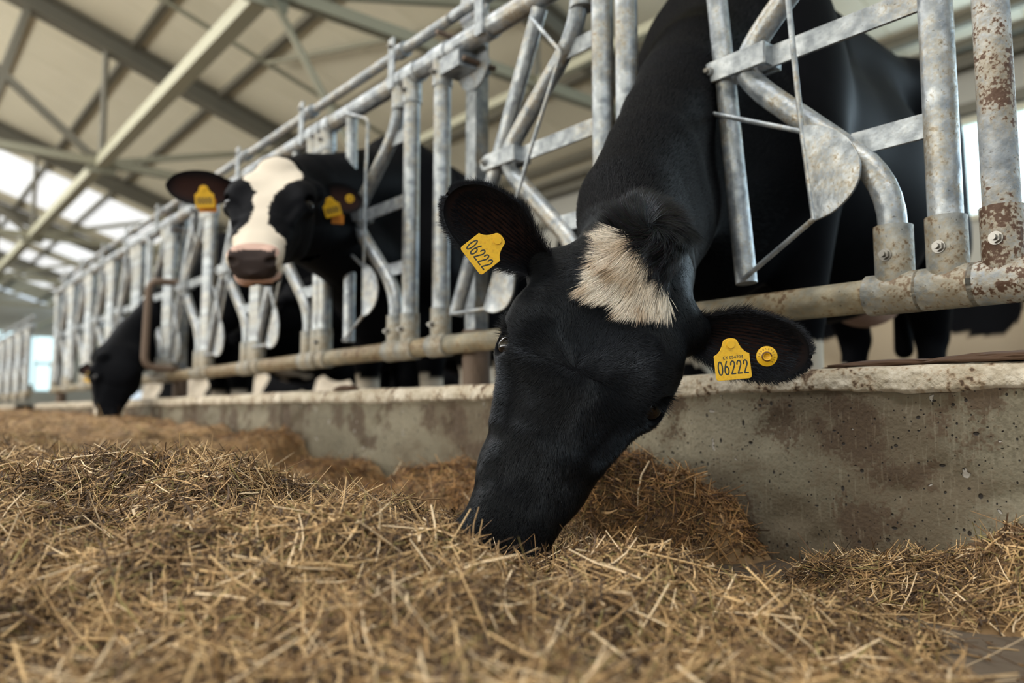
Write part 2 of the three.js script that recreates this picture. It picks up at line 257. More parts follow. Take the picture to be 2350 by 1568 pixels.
// ------------------------------------------------------------------ roof steelwork
{
  const tx = [-0.3, -6.5, -12.8, -19.1, -25.4, -31.7], ord = ['nearest', 'second', 'third', 'fourth', 'fifth', 'sixth'];
  const ny = 3.98;
  tx.forEach((x, k) => {
    const t = thing('roof_truss', `grey steel roof truss, ${ord[k]} from the camera`, 'truss', [x, 0, 0], 'roof trusses');
    const r = (z) => V(0, roofY(z) - 0.22, z);
    part('rafter', merge([beam(r(-8.95), r(ZR), 0.02, 0.3), beam(r(-8.95).add(V(0, 0.14, 0)), r(ZR).add(V(0, 0.14, 0)), 0.24, 0.02), beam(r(-8.95).add(V(0, -0.14, 0)), r(ZR).add(V(0, -0.14, 0)), 0.24, 0.02)]), M.steelDark, t);
    part('rafter', beam(r(ZL - 0.1), r(ZR), 0.16, 0.26), M.steelDark, t);
    part('tie_beam', beam(V(0, ny, -8.8), V(0, ny, ZL - 0.3), 0.12, 0.12), M.steelPaint, t);
    part('hanger', rod(V(0, ny, -2.53), V(0, roofY(-2.53) - 0.3, -2.53), 0.045), M.steelDark, t);
    part('hanger', rod(V(0, ny, -5.7), V(0, roofY(-5.7) - 0.3, -5.7), 0.045), M.steelDark, t);
    part('diagonal', beam(V(0, ny, -2.5), V(0, roofY(0.6) - 0.35, 0.9), 0.1, 0.1), M.steelDark, t);
    part('diagonal', beam(V(0, ny + 0.2, -1.05), V(0, roofY(-1.5) - 0.3, -1.5), 0.09, 0.09), M.steelDark, t);
    part('diagonal', beam(V(0, ny, -2.55), V(0, roofY(-5.5) - 0.3, -5.5), 0.08, 0.08), M.steelPaint, t);
    part('diagonal', beam(V(0, ny, -5.7), V(0, roofY(-8.2) - 0.2, -8.2), 0.08, 0.08), M.steelPaint, t);
    part('gusset_plate', box(0.03, 0.32, 0.4, 0, ny, -2.53), M.steelPaint, t);
    const col = part('column', box(0.2, 4.0, 0.2, 0, 2.0, -8.75), M.steelPaint, t);
  });
  const words = ['lowest', 'second', 'third', 'fourth', 'fifth', 'sixth'];
  let k = 0;
  for (let z = -8.3; z < ZR - 0.9; z += 1.35, k++) single('purlin', beam(V(X0, roofY(z) - 0.05, z), V(X1, roofY(z) - 0.05, z), 0.09, 0.1), M.steelDark, `thin grey roof purlin under the cream ceiling, ${['lowest, at the eave', 'second up from the eave', 'third up from the eave', 'fourth up from the eave', 'fifth up from the eave', 'sixth up from the eave', 'topmost near the ridge'][k]}`, 'purlin', 'roof purlins');
  single('longitudinal_beam', beam(V(X0, ny, -2.53), V(X1, ny, -2.53), 0.16, 0.16), M.steelPale, 'long pale square beam linking the truss nodes along the barn', 'beam');
  single('longitudinal_beam', beam(V(X0, ny, -5.7), V(X1, ny, -5.7), 0.09, 0.1), M.steelPale, 'pale square beam linking the truss nodes above the stalls', 'beam');
  const br = (a, b, l) => single('bracing_rod', rod(a, b, 0.035), M.steelPaint, l, 'bracing rod', 'roof bracing rods');
  const rp = (x, z) => V(x, roofY(z) - 0.2, z);
  br(rp(-10.8, -4.24), rp(-6.5, -5.7), 'thin steel bracing rod under the ceiling beside the second truss');
  br(rp(-10.8, -8.6), rp(-10.8, 0.4), 'slim dark bracing bar across the ceiling between second and third truss');
  br(V(-6.5, ny, -2.55), V(-6.5, 0.1, -5.1), 'pale slanting strut from the second truss down behind the headlocks').scale.set(1, 1, 1);
}
console.log('roof ready');

// ------------------------------------------------------------------ headlock row
const ZP = -1.34, YB = 0.457, YT = 1.37, YC = 1.485;
function sleeveTee(x, yb, dir, r = 0.0315, L = 0.085) {   // socket welded on a rail and sleeving a post
  const g = [pipe([V(x, yb, ZP), V(x, yb + dir * (0.03 + L), ZP)], r, { seg: 18 }), pipe([V(x - 0.045, yb, ZP), V(x + 0.045, yb, ZP)], 0.0355, { seg: 18 })];
  return merge(g);
}
function boltGeo(x, y, z) { const g = [new THREE.CylinderGeometry(0.0105, 0.0105, 0.003, 14), new THREE.CylinderGeometry(0.0085, 0.0085, 0.008, 6), new THREE.CylinderGeometry(0.0048, 0.0048, 0.017, 10)]; g[1].translate(0, 0.004, 0); g[2].translate(0, 0.006, 0); const m = merge(g); m.rotateX(Math.PI / 2); m.translate(x, y, z); return m; }
const G = {};
{ // shared shapes, origin at the right-hand post's foot line (x = 0), positions as the stall runs towards -x
  G.post = pipe([V(0, YB, ZP), V(0, YT, ZP)], 0.0265, { seg: 18 });
  G.bent = pipe([V(-0.085, YB, ZP), V(-0.085, 0.655, ZP), V(-0.365, 0.925, ZP), V(-0.358, 0.985, ZP), V(-0.09, 1.215, ZP), V(-0.07, YT, ZP)], 0.0235, { seg: 16, bend: 0.085 });
  G.tee = sleeveTee(0, YB, 1); G.teeTop = sleeveTee(0, YT, -1, 0.0315, 0.07);
  G.bolt = boltGeo(0, YB + 0.062, ZP + 0.0325); G.boltTop = boltGeo(0, YT - 0.06, ZP + 0.0325);
  const fb = (x0, x1, y) => box(Math.abs(x1 - x0), 0.042, 0.007, (x0 + x1) / 2, y, ZP);
  G.flat = [fb(-0.02, -0.15, 0.732), fb(-0.02, -0.345, 0.953), fb(-0.02, -0.13, 1.178)];
  // pivot bracket: strap round the bent bar and a nose that carries the locking bar
  const s = new THREE.Shape(); s.moveTo(0.02, -0.021); s.lineTo(-0.105, -0.021); s.absarc(-0.105, 0, 0.021, -Math.PI / 2, Math.PI / 2, true); s.lineTo(0.02, 0.021); s.closePath();
  const e = new THREE.ExtrudeGeometry(s, { depth: 0.006, bevelEnabled: true, bevelSize: 0.0012, bevelThickness: 0.0012, bevelSegments: 1, curveSegments: 8 });
  const e1 = e.clone().translate(-0.325, 0.955, ZP + 0.024), e2 = e.clone().translate(-0.325, 0.955, ZP - 0.03);
  G.bracket = merge([e1, e2, box(0.008, 0.042, 0.056, -0.306, 0.955, ZP), rod(V(-0.43, 0.955, ZP - 0.04), V(-0.43, 0.955, ZP + 0.04), 0.009)]);
  // locking bar assembly about its pivot (0, 0)
  G.lock = pipe([V(-0.014, 0.43, 0), V(0.045, -0.445, 0)], 0.0215, { seg: 16 });
  const p = [[0.2, -0.178], [0.243, -0.192], [0.283, -0.222], [0.303, -0.262], [0.305, -0.293], [0.29, -0.324], [0.255, -0.35], [0.216, -0.36]];
  const ps = new THREE.Shape(); ps.moveTo(...p[0]); ps.splineThru(p.slice(1).map((q) => new THREE.Vector2(...q))); ps.closePath();
  G.plate = new THREE.ExtrudeGeometry(ps, { depth: 0.004, bevelEnabled: true, bevelSize: 0.0008, bevelThickness: 0.0008, bevelSegments: 1, curveSegments: 24 }); G.plate.translate(0, 0, 0.036);
  G.rods = [pipe([V(0.005, -0.09, 0.03), V(0.2, -0.188, 0.038)], 0.005), pipe([V(0.216, -0.356, 0.038), V(0.058, -0.442, 0.03)], 0.005), pipe([V(0.0, 0.40, 0.03), V(0.18, 0.335, 0.036), V(0.186, 0.1, 0.038), V(0.201, -0.18, 0.038), V(0.216, -0.358, 0.038)], 0.0052, { bend: 0.02 })];
}
function headlock(x, lock, width, label, group, { rust = false, near = false } = {}) {
  const t = thing('headlock', label, 'headlock', [x, 0, 0], group);
  const m = M.galv;
  for (const [dx, mat] of [[0, m], [-width, rust ? M.galvRust : m]]) {
    const p = part('post', G.post, mat, t); p.position.x = dx;
    part('socket', G.tee, mat === m ? M.socket : mat, p); part('socket', G.teeTop, mat, p);
    if (near) { part('bolt', G.bolt, M.bolt, p); part('bolt', G.boltTop, M.bolt, p); }
  }
  const b = part('bent_bar', G.bent, m, t); const s1 = part('socket', G.tee, M.socket, b); s1.position.x = -0.085; const s2 = part('socket', G.teeTop, m, b); s2.position.x = -0.07;
  if (near) { const q = part('bolt', G.bolt, M.bolt, b); q.position.x = -0.085; }
  for (const g of G.flat) part('cross_bar', g, m, t);
  const pb = part('pivot_bracket', G.bracket, m, t); if (near) { const q = part('bolt', G.bolt, M.bolt, pb); q.position.set(-0.43, 0.955 - YB - 0.062, 0.0); }
  const l = part('locking_bar', G.lock, m, t); l.position.set(-0.43, 0.955, ZP); l.rotation.z = lock;
  part('stop_plate', G.plate, M.galv, l, 'half-round galvanised stop plate'); for (const g of G.rods) part('rod', g, m, l);
  return t;
}
{
  const A = -0.515;
  headlock(0.24, -0.02, 0.678, 'headlock frame at the right edge, rusty left-hand post beside the grazing cow', 'headlocks', { rust: true, near: true });
  headlock(-0.52, 0.02, 0.685, 'locked headlock frame in front, beside the grazing cow\'s neck', 'headlocks', { near: true });
  headlock(-1.283, A, 0.69, 'open headlock with slanting bar behind the grazing cow\'s ear', 'headlocks', { near: true });
  headlock(-2.15, -0.06, 0.61, 'headlock around the neck of the cow with the white blaze', 'headlocks', { near: true });
  headlock(-2.81, A, 0.6, 'open headlock right behind the white-blazed cow\'s head', 'headlocks');
  headlock(-3.46, A, 0.62, 'open headlock seen below the white-blazed cow\'s muzzle', 'headlocks');
  headlock(-4.13, A, 0.62, 'open headlock next to the rusty pipe guard', 'headlocks');
  headlock(-4.83, -0.05, 0.62, 'headlock holding the neck of the far cow reaching down', 'headlocks');
  for (let k = 0; k < 4; k++) headlock(-5.55 - k * 0.71, A, 0.62, 'small blurred open headlock beyond the far feeding cow', 'headlocks beyond the far cow');
  for (let k = 0; k < 22; k++) headlock(-9.95 - k * 0.71, A, 0.62, 'tiny blurred headlock of the distant row at the left edge', 'headlocks of the distant row').scale.set(1, 0.86, 1);
  const rails = [[1.4, -1.95, 'near'], [-1.93, -4.72, 'middle'], [-4.7, -8.3, 'far'], [-9.7, -26, 'distant']];
  for (const [a, b, w] of rails) {
    const k = w === 'distant' ? 0.86 : 1;
    single('bottom_rail', pipe([V(a, YB * k + (k < 1 ? 0.06 : 0), ZP), V(b, YB * k + (k < 1 ? 0.06 : 0), ZP)], 0.0295, { seg: 20 }), M.railDirty, `${w} length of stained round rail just above the kerb`, 'rail', 'bottom rails of the headlock row');
    const tr = thing('top_rail', `${w} length of thick galvanised top rail of the headlock row`, 'rail', [0, 0, 0], 'top rails of the headlock row');
    part('rail_pipe', pipe([V(a, YT * k, ZP), V(b, YT * k, ZP)], 0.031, { seg: 18 }), M.galv, tr);
    single('control_rail', pipe([V(a, YC * k, ZP - 0.01), V(b, YC * k, ZP - 0.01)], 0.018, { seg: 12 }), M.galv, `${w} length of thin control pipe above the top rail`, 'rail', 'control rails of the headlock row');
    const hp = box(0.035, (YC - YT) * k + 0.06, 0.006, 0, (YC + YT) / 2 * k, ZP + 0.034), r1 = pipe([V(-0.022, YC * k, ZP - 0.01), V(0.022, YC * k, ZP - 0.01)], 0.026, { seg: 12 }), r2 = pipe([V(-0.022, YT * k, ZP), V(0.022, YT * k, ZP)], 0.036, { seg: 12 });
    for (let x = a - 0.3; x > b; x -= 0.71) { const h = part('hanger_plate', hp, M.galv, tr); h.position.x = x; part('clamp_ring', r1, M.galv, h); part('clamp_ring', r2, M.galv, h); part('clamp_bolt', boltGeo(0, YC * k, ZP + 0.036), M.bolt, h); }
  }
  // support column with end plates where two panels meet
  for (const [x, l] of [[-1.885, 'steel support post with round end plates between first and second rail'], [-4.76, 'support post at the rusty pipe guard'], [-8.36, 'support post at the end of the far rail']]) {
    const t = thing('support_post', l, 'post', [x, 0, 0], 'support posts of the headlock row');
    part('post', box(0.05, 1.5, 0.05, 0, 0.8, ZP - 0.07, 0.006), M.galv, t);
    part('post_sleeve', pipe([V(0, 0.33, ZP - 0.07), V(0, 0.5, ZP - 0.07)], 0.042), M.rustPipe, t);
    const pl = (y) => { const g = new THREE.CylinderGeometry(0.075, 0.075, 0.006, 28); g.rotateX(Math.PI / 2); g.translate(0.02, y, ZP - 0.04); return g; };
    part('end_plate', pl(YC + 0.02), M.galv, t); part('end_plate', pl(YT - 0.06), M.galv, t);
    part('clamp_bolt', rod(V(-0.05, YT + 0.05, ZP - 0.05), V(-0.05, YT + 0.05, ZP + 0.05), 0.008), M.rustPipe, t); part('clamp_bolt', rod(V(0.05, YT - 0.06, ZP - 0.1), V(0.05, YT - 0.06, ZP + 0.02), 0.008), M.rustPipe, t);
    part('clamp_strap', box(0.1, 0.05, 0.12, -0.01, YT - 0.055, ZP - 0.03), M.galv, t);
  }
  const gd = thing('pipe_guard', 'rusty bent pipe guard sticking out of the headlock row', 'guard', [-4.72, 0, 0]);
  part('guard_pipe', pipe([V(0.15, 0.98, ZP), V(0.15, 0.975, -1.17), V(0.15, 0.5, -1.16), V(0.15, 0.49, ZP)], 0.02, { bend: 0.06 }), M.rustPipe, gd);
}
console.log('headlocks ready');
// ------------------------------------------------------------------ animals: distance fields meshed as one continuous surface
const smin = (a, b, k) => { const h = Math.max(k - Math.abs(a - b), 0) / k; return Math.min(a, b) - h * h * k * 0.25; };
const smax = (a, b, k) => -smin(-a, -b, k);
function cap(px, py, pz, a, b, ra, rb) {
  const bx = b[0] - a[0], by = b[1] - a[1], bz = b[2] - a[2], qx = px - a[0], qy = py - a[1], qz = pz - a[2];
  const t = clamp((qx * bx + qy * by + qz * bz) / (bx * bx + by * by + bz * bz + 1e-12), 0, 1), dx = qx - bx * t, dy = qy - by * t, dz = qz - bz * t;
  return Math.sqrt(dx * dx + dy * dy + dz * dz) - (ra + (rb - ra) * t);
}
function ell(px, py, pz, c, r) {
  const x = (px - c[0]) / r[0], y = (py - c[1]) / r[1], z = (pz - c[2]) / r[2], k0 = Math.sqrt(x * x + y * y + z * z), X = x / r[0], Y = y / r[1], Z = z / r[2], k1 = Math.sqrt(X * X + Y * Y + Z * Z);
  return k1 < 1e-9 ? -Math.min(r[0], r[1], r[2]) : k0 * (k0 - 1) / k1;
}
function surfaceNets(f, lo, hi, h, keep) {
  const n = [0, 1, 2].map((i) => Math.ceil((hi[i] - lo[i]) / h) + 1), [nx, ny, nz] = n, val = new Float32Array(nx * ny * nz), B = 7;
  for (let bz = 0; bz < nz; bz += B) for (let by = 0; by < ny; by += B) for (let bx = 0; bx < nx; bx += B) {
    const c = f(lo[0] + (bx + B / 2) * h, lo[1] + (by + B / 2) * h, lo[2] + (bz + B / 2) * h), far = Math.abs(c) > B * h * 0.87 * 1.9;
    const ex = Math.min(nx, bx + B), ey = Math.min(ny, by + B), ez = Math.min(nz, bz + B);
    for (let z = bz; z < ez; z++) for (let y = by; y < ey; y++) for (let x = bx, o = (z * ny + y) * nx + bx; x < ex; x++, o++) val[o] = far ? c : f(lo[0] + x * h, lo[1] + y * h, lo[2] + z * h);
  }
  const id = new Int32Array(nx * ny * nz).fill(-1), pos = [], sx = 1, sy = nx, sz = nx * ny, E = [[0, 1], [0, 2], [0, 4], [1, 3], [1, 5], [2, 3], [2, 6], [3, 7], [4, 5], [4, 6], [5, 7], [6, 7]];
  const off = [0, sx, sy, sx + sy, sz, sz + sx, sz + sy, sz + sx + sy];
  for (let z = 0; z < nz - 1; z++) for (let y = 0; y < ny - 1; y++) for (let x = 0; x < nx - 1; x++) {
    const o = (z * ny + y) * nx + x; let m = 0; for (let k = 0; k < 8; k++) if (val[o + off[k]] < 0) m |= 1 << k;
    if (m === 0 || m === 255) continue;
    let ax = 0, ay = 0, az = 0, c = 0;
    for (const [i, j] of E) { const a = (m >> i) & 1, b = (m >> j) & 1; if (a === b) continue; const va = val[o + off[i]], vb = val[o + off[j]], t = va / (va - vb); ax += mix(i & 1, j & 1, t); ay += mix((i >> 1) & 1, (j >> 1) & 1, t); az += mix((i >> 2) & 1, (j >> 2) & 1, t); c++; }
    const px = lo[0] + (x + ax / c) * h, py = lo[1] + (y + ay / c) * h, pz = lo[2] + (z + az / c) * h;
    if (keep && !keep(px, py, pz)) continue;
    id[o] = pos.length / 3; pos.push(px, py, pz);
  }
  const idx = [], quad = (a, b, c, d, flip) => { if (a < 0 || b < 0 || c < 0 || d < 0) return; flip ? idx.push(a, c, b, a, d, c) : idx.push(a, b, c, a, c, d); };
  for (let z = 1; z < nz - 1; z++) for (let y = 1; y < ny - 1; y++) for (let x = 1; x < nx - 1; x++) {
    const o = (z * ny + y) * nx + x, s = val[o] < 0;
    if (s !== val[o + sx] < 0) quad(id[o - sy - sz], id[o - sz], id[o], id[o - sy], !s);
    if (s !== val[o + sy] < 0) quad(id[o - sx - sz], id[o - sx], id[o], id[o - sz], !s);
    if (s !== val[o + sz] < 0) quad(id[o - sx - sy], id[o - sy], id[o], id[o - sx], !s);
  }
  const P = new Float32Array(pos), N = new Float32Array(pos.length), e = h * 0.6;
  for (let i = 0; i < P.length; i += 3) { const x = P[i], y = P[i + 1], z = P[i + 2]; let a = f(x + e, y, z) - f(x - e, y, z), b = f(x, y + e, z) - f(x, y - e, z), c = f(x, y, z + e) - f(x, y, z - e); const l = Math.hypot(a, b, c) || 1; N[i] = a / l; N[i + 1] = b / l; N[i + 2] = c / l; }
  const g = new THREE.BufferGeometry(); g.setAttribute('position', new THREE.BufferAttribute(P, 3)); g.setAttribute('normal', new THREE.BufferAttribute(N, 3)); g.setIndex(idx); return g;
}
// head in its own axes: x to the cow's left, y up from the face, z to the muzzle; metres
const keyed = (t, z) => { if (z <= t[0][0]) return t[0][1]; for (let i = 1; i < t.length; i++) if (z <= t[i][0]) { const a = t[i - 1], b = t[i], q = (z - a[0]) / (b[0] - a[0]), s = q * q * (3 - 2 * q); return a[1] + (b[1] - a[1]) * mix(q, s, 0.6); } return t[t.length - 1][1]; };
const HW = [[-0.09, 0.03], [-0.06, 0.06], [-0.02, 0.083], [0.02, 0.095], [0.06, 0.105], [0.12, 0.115], [0.17, 0.116], [0.21, 0.110], [0.26, 0.098], [0.3, 0.087], [0.34, 0.077], [0.38, 0.068], [0.42, 0.0645], [0.455, 0.064], [0.48, 0.058], [0.5, 0.042], [0.511, 0.014], [0.515, 0.002]];
const HT = [[-0.09, -0.03], [-0.04, 0.004], [0.0, 0.018], [0.06, 0.018], [0.15, 0.014], [0.22, 0.006], [0.3, -0.016], [0.38, -0.038], [0.43, -0.045], [0.47, -0.052], [0.495, -0.068], [0.51, -0.095], [0.515, -0.1]];
const HB = [[-0.09, -0.12], [-0.04, -0.18], [0.02, -0.215], [0.1, -0.235], [0.17, -0.225], [0.25, -0.195], [0.33, -0.17], [0.4, -0.158], [0.45, -0.158], [0.48, -0.145], [0.5, -0.125], [0.51, -0.108], [0.515, -0.102]];
const JW = [[-0.09, 0.8], [0.02, 0.62], [0.12, 0.62], [0.22, 0.6], [0.32, 0.62], [0.4, 0.8], [0.46, 0.9], [0.515, 0.95]];
function headField(x, y, z) {
  const ax = Math.abs(x); let d;
  {
    const w = keyed(HW, z), t = keyed(HT, z), b = keyed(HB, z), c = (t + b) / 2, hh = Math.max((t - b) / 2, 0.004), v = clamp((y - c) / hh, -1.2, 1.2);
    const g = mix(keyed(JW, z), 1, sstep(-1, 0.45, v)), px = Math.abs(ax / (w * g)), py = Math.abs(v + (Math.abs(y - c) / hh > 1.2 ? Math.sign(v) * (Math.abs(y - c) / hh - 1.2) : 0));
    const p = 2.6, q = Math.pow(Math.pow(px, p) + Math.pow(py, p), 1 / p);
    d = (q - 1) * Math.min(w, hh) * 0.85;
    const oz = Math.max(-0.09 - z, z - 0.515); if (oz > 0) d = Math.max(d, 0) + oz;
  }
  d = smin(d, ell(ax, y, z, [0.092, -0.013, 0.158], [0.031, 0.023, 0.056]), 0.05);         // orbital rim
  d = smin(d, ell(ax, y, z, [0.104, -0.040, 0.199], [0.0225, 0.0245, 0.031]), 0.016);      // lids
  d = smax(d, -ell(ax, y, z, [0.116, -0.0185, 0.204], [0.019, 0.018, 0.0245]), 0.005);  // lid opening
  d = smin(d, cap(ax, y, z, [0.097, -0.030, 0.226], [0.074, -0.046, 0.305], 0.011, 0.009), 0.018); // ridge from the eye corner
  d = smin(d, ell(ax, y, z, [0.058, -0.066, 0.345], [0.014, 0.016, 0.034]), 0.022);        // cheek knob
  d = smax(d, -ell(ax, y, z, [0.116, -0.072, 0.272], [0.021, 0.022, 0.046]), 0.022);       // hollow below the eye
  d = smax(d, -ell(ax, y, z, [0.066, 0.024, 0.262], [0.022, 0.014, 0.06]), 0.03);          // hollow beside the nasal bone
  d = smax(d, -ell(ax, y, z, [0.0, 0.036, 0.15], [0.03, 0.018, 0.05]), 0.03);              // dip between the brows
  d = smin(d, ell(ax, y, z, [0.062, -0.14, 0.13], [0.036, 0.075, 0.085]), 0.04);           // cheek muscle
  d = smin(d, ell(ax, y, z, [0, 0.014, -0.006], [0.05, 0.03, 0.04]), 0.05);                // poll
  d = smin(d, cap(ax, y, z, [0.07, -0.03, 0.055], [0.112, -0.035, 0.066], 0.036, 0.029), 0.035); // ear root
  d = smin(d, ell(ax, y, z, [0.044, -0.074, 0.468], [0.021, 0.022, 0.03]), 0.02);          // nostril wings
  d = smax(d, -ell(ax, y, z, [0.050, -0.074, 0.499], [0.015, 0.009, 0.018]), 0.008);       // nostril
  d = smin(d, ell(ax, y, z, [0.03, -0.142, 0.425], [0.028, 0.022, 0.05]), 0.02);           // chin
  const my = y + 0.122; if (z > 0.34) d = smax(d, -Math.max(Math.abs(my) - 0.0016, 0.395 - z), 0.008) > d ? mix(d, d + 0.004, clamp(1 - Math.abs(my) / 0.006, 0, 1) * sstep(0.36, 0.42, z)) : d; // mouth line
  return d;
}
function cowField(c) {   // c: {R (3x3 rows), t, s, necks, body}
  const R = c.R, t = c.t, s = c.s, F = c.body;
  const fx = F && F.f[0], fz = F && F.f[1];
  return (X, Y, Z) => {
    const dx = (X - t[0]) / s, dy = (Y - t[1]) / s, dz = (Z - t[2]) / s;
    const lx = R[0][0] * dx + R[1][0] * dy + R[2][0] * dz, ly = R[0][1] * dx + R[1][1] * dy + R[2][1] * dz, lz = R[0][2] * dx + R[1][2] * dy + R[2][2] * dz;
    let d = 9;
    for (const k of c.necks) { let e = 9; for (let i = 0; i < k.length - 1; i++) e = smin(e, cap(X, Y, Z, k[i], k[i + 1], k[i][3], k[i + 1][3]), 0.012); d = smin(d, e, 0.11); }
    if (F) d = smin(d, bodyField(X, Y, Z, F), 0.11);
    const hd = Math.hypot(lx, ly + 0.08, lz - 0.2) > 0.75 ? 9 : headField(lx, ly, lz) * s;
    return smin(d, hd, 0.045);
  };
}
function bodyField(X, Y, Z, F) {
  const fx = F.f[0], fz = F.f[1], rx = X - F.o[0], rz = Z - F.o[2], u = rx * fx + rz * fz, w = rx * fz - rz * fx, v = Y - F.o[1], aw = Math.abs(w), sw = w * 1.16;
  let d = cap(u, v, sw, [0, 1.28, 0], [-0.7, 1.27, 0], 0.15, 0.15); d = smin(d, cap(u, v, sw, [-0.7, 1.27, 0], [-1.45, 1.3, 0], 0.15, 0.14), 0.1);
  d = smin(d, cap(u, v, aw, [-0.35, 1.28, 0.1], [-1.25, 1.37, 0.17], 0.11, 0.11), 0.12);
  d = smin(d, cap(u, v, sw, [-0.1, 0.96, 0], [-0.7, 0.9, 0], 0.33, 0.39), 0.12); d = smin(d, cap(u, v, sw, [-0.7, 0.9, 0], [-1.2, 1.0, 0], 0.39, 0.32), 0.12);
  d = smin(d, cap(u, v, aw, [-0.02, 1.2, 0.14], [0.12, 0.8, 0.2], 0.12, 0.13), 0.12);
  d = smin(d, ell(u, v, w, [0.12, 0.72, 0], [0.22, 0.26, 0.2]), 0.12);
  d = smin(d, cap(u, v, aw, [-1.3, 1.2, 0.19], [-1.48, 0.85, 0.17], 0.16, 0.16), 0.12);
  d = smin(d, ell(u, v, aw, [-1.2, 1.37, 0.22], [0.15, 0.08, 0.08]), 0.14);
  if (v < 0.95 && !F.lying) {
    d = smin(d, cap(u, v, aw, [-0.06, 0.8, 0.17], [-0.04, 0.44, 0.15], 0.1, 0.06), 0.06); d = smin(d, cap(u, v, aw, [-0.04, 0.44, 0.15], [-0.07, 0.14, 0.15], 0.058, 0.042), 0.03); d = smin(d, cap(u, v, aw, [-0.07, 0.14, 0.15], [-0.03, 0.05, 0.15], 0.045, 0.055), 0.03);
    d = smin(d, cap(u, v, aw, [-1.4, 0.85, 0.17], [-1.62, 0.5, 0.15], 0.14, 0.065), 0.08); d = smin(d, cap(u, v, aw, [-1.62, 0.5, 0.15], [-1.53, 0.14, 0.15], 0.058, 0.044), 0.03); d = smin(d, cap(u, v, aw, [-1.53, 0.14, 0.15], [-1.48, 0.05, 0.15], 0.046, 0.055), 0.03);
    d = smin(d, ell(u, v, w, [-1.22, 0.64, 0], [0.19, 0.13, 0.14]), 0.08);
  }
  if (F.lying) { d = smin(d, cap(u, v, aw, [0.1, 0.62, 0.2], [0.35, 0.58, 0.28], 0.09, 0.06), 0.06); d = smin(d, cap(u, v, aw, [-1.35, 0.85, 0.25], [-0.85, 0.62, 0.42], 0.16, 0.09), 0.08); d = smin(d, cap(u, v, aw, [-0.85, 0.62, 0.42], [-1.3, 0.55, 0.48], 0.08, 0.05), 0.05); }
  d = smin(d, cap(u, v, w, [-1.56, 1.3, 0], [-1.7, 1.0, 0.02], 0.035, 0.025), 0.05); d = smin(d, cap(u, v, w, [-1.7, 1.0, 0.02], [-1.68, 0.45, 0.03], 0.024, 0.04), 0.03);
  return d;
}
const toLocal = (c, X, Y, Z) => { const R = c.R, dx = (X - c.t[0]) / c.s, dy = (Y - c.t[1]) / c.s, dz = (Z - c.t[2]) / c.s; return [R[0][0] * dx + R[1][0] * dy + R[2][0] * dz, R[0][1] * dx + R[1][1] * dy + R[2][1] * dz, R[0][2] * dx + R[1][2] * dy + R[2][2] * dz]; };
const toWorld = (c, l) => { const R = c.R, s = c.s; return V(c.t[0] + s * (R[0][0] * l[0] + R[0][1] * l[1] + R[0][2] * l[2]), c.t[1] + s * (R[1][0] * l[0] + R[1][1] * l[1] + R[1][2] * l[2]), c.t[2] + s * (R[2][0] * l[0] + R[2][1] * l[1] + R[2][2] * l[2])); };
function headFrame(z, y) { const Z = V(...z).normalize(), Y = V(...y).addScaledVector(Z, -V(...y).dot(Z)).normalize(), X = Y.clone().cross(Z); return [[X.x, Y.x, Z.x], [X.y, Y.y, Z.y], [X.z, Y.z, Z.z]]; }
function paint(g, fn) { const p = g.attributes.position, n = g.attributes.normal, c = new Float32Array(p.count * 3); for (let i = 0; i < p.count; i++) { const k = fn(p.getX(i), p.getY(i), p.getZ(i), n.getX(i), n.getY(i), n.getZ(i)); c[i * 3] = k[0]; c[i * 3 + 1] = k[1]; c[i * 3 + 2] = k[2]; } g.setAttribute('color', new THREE.BufferAttribute(c, 3)); return g; }
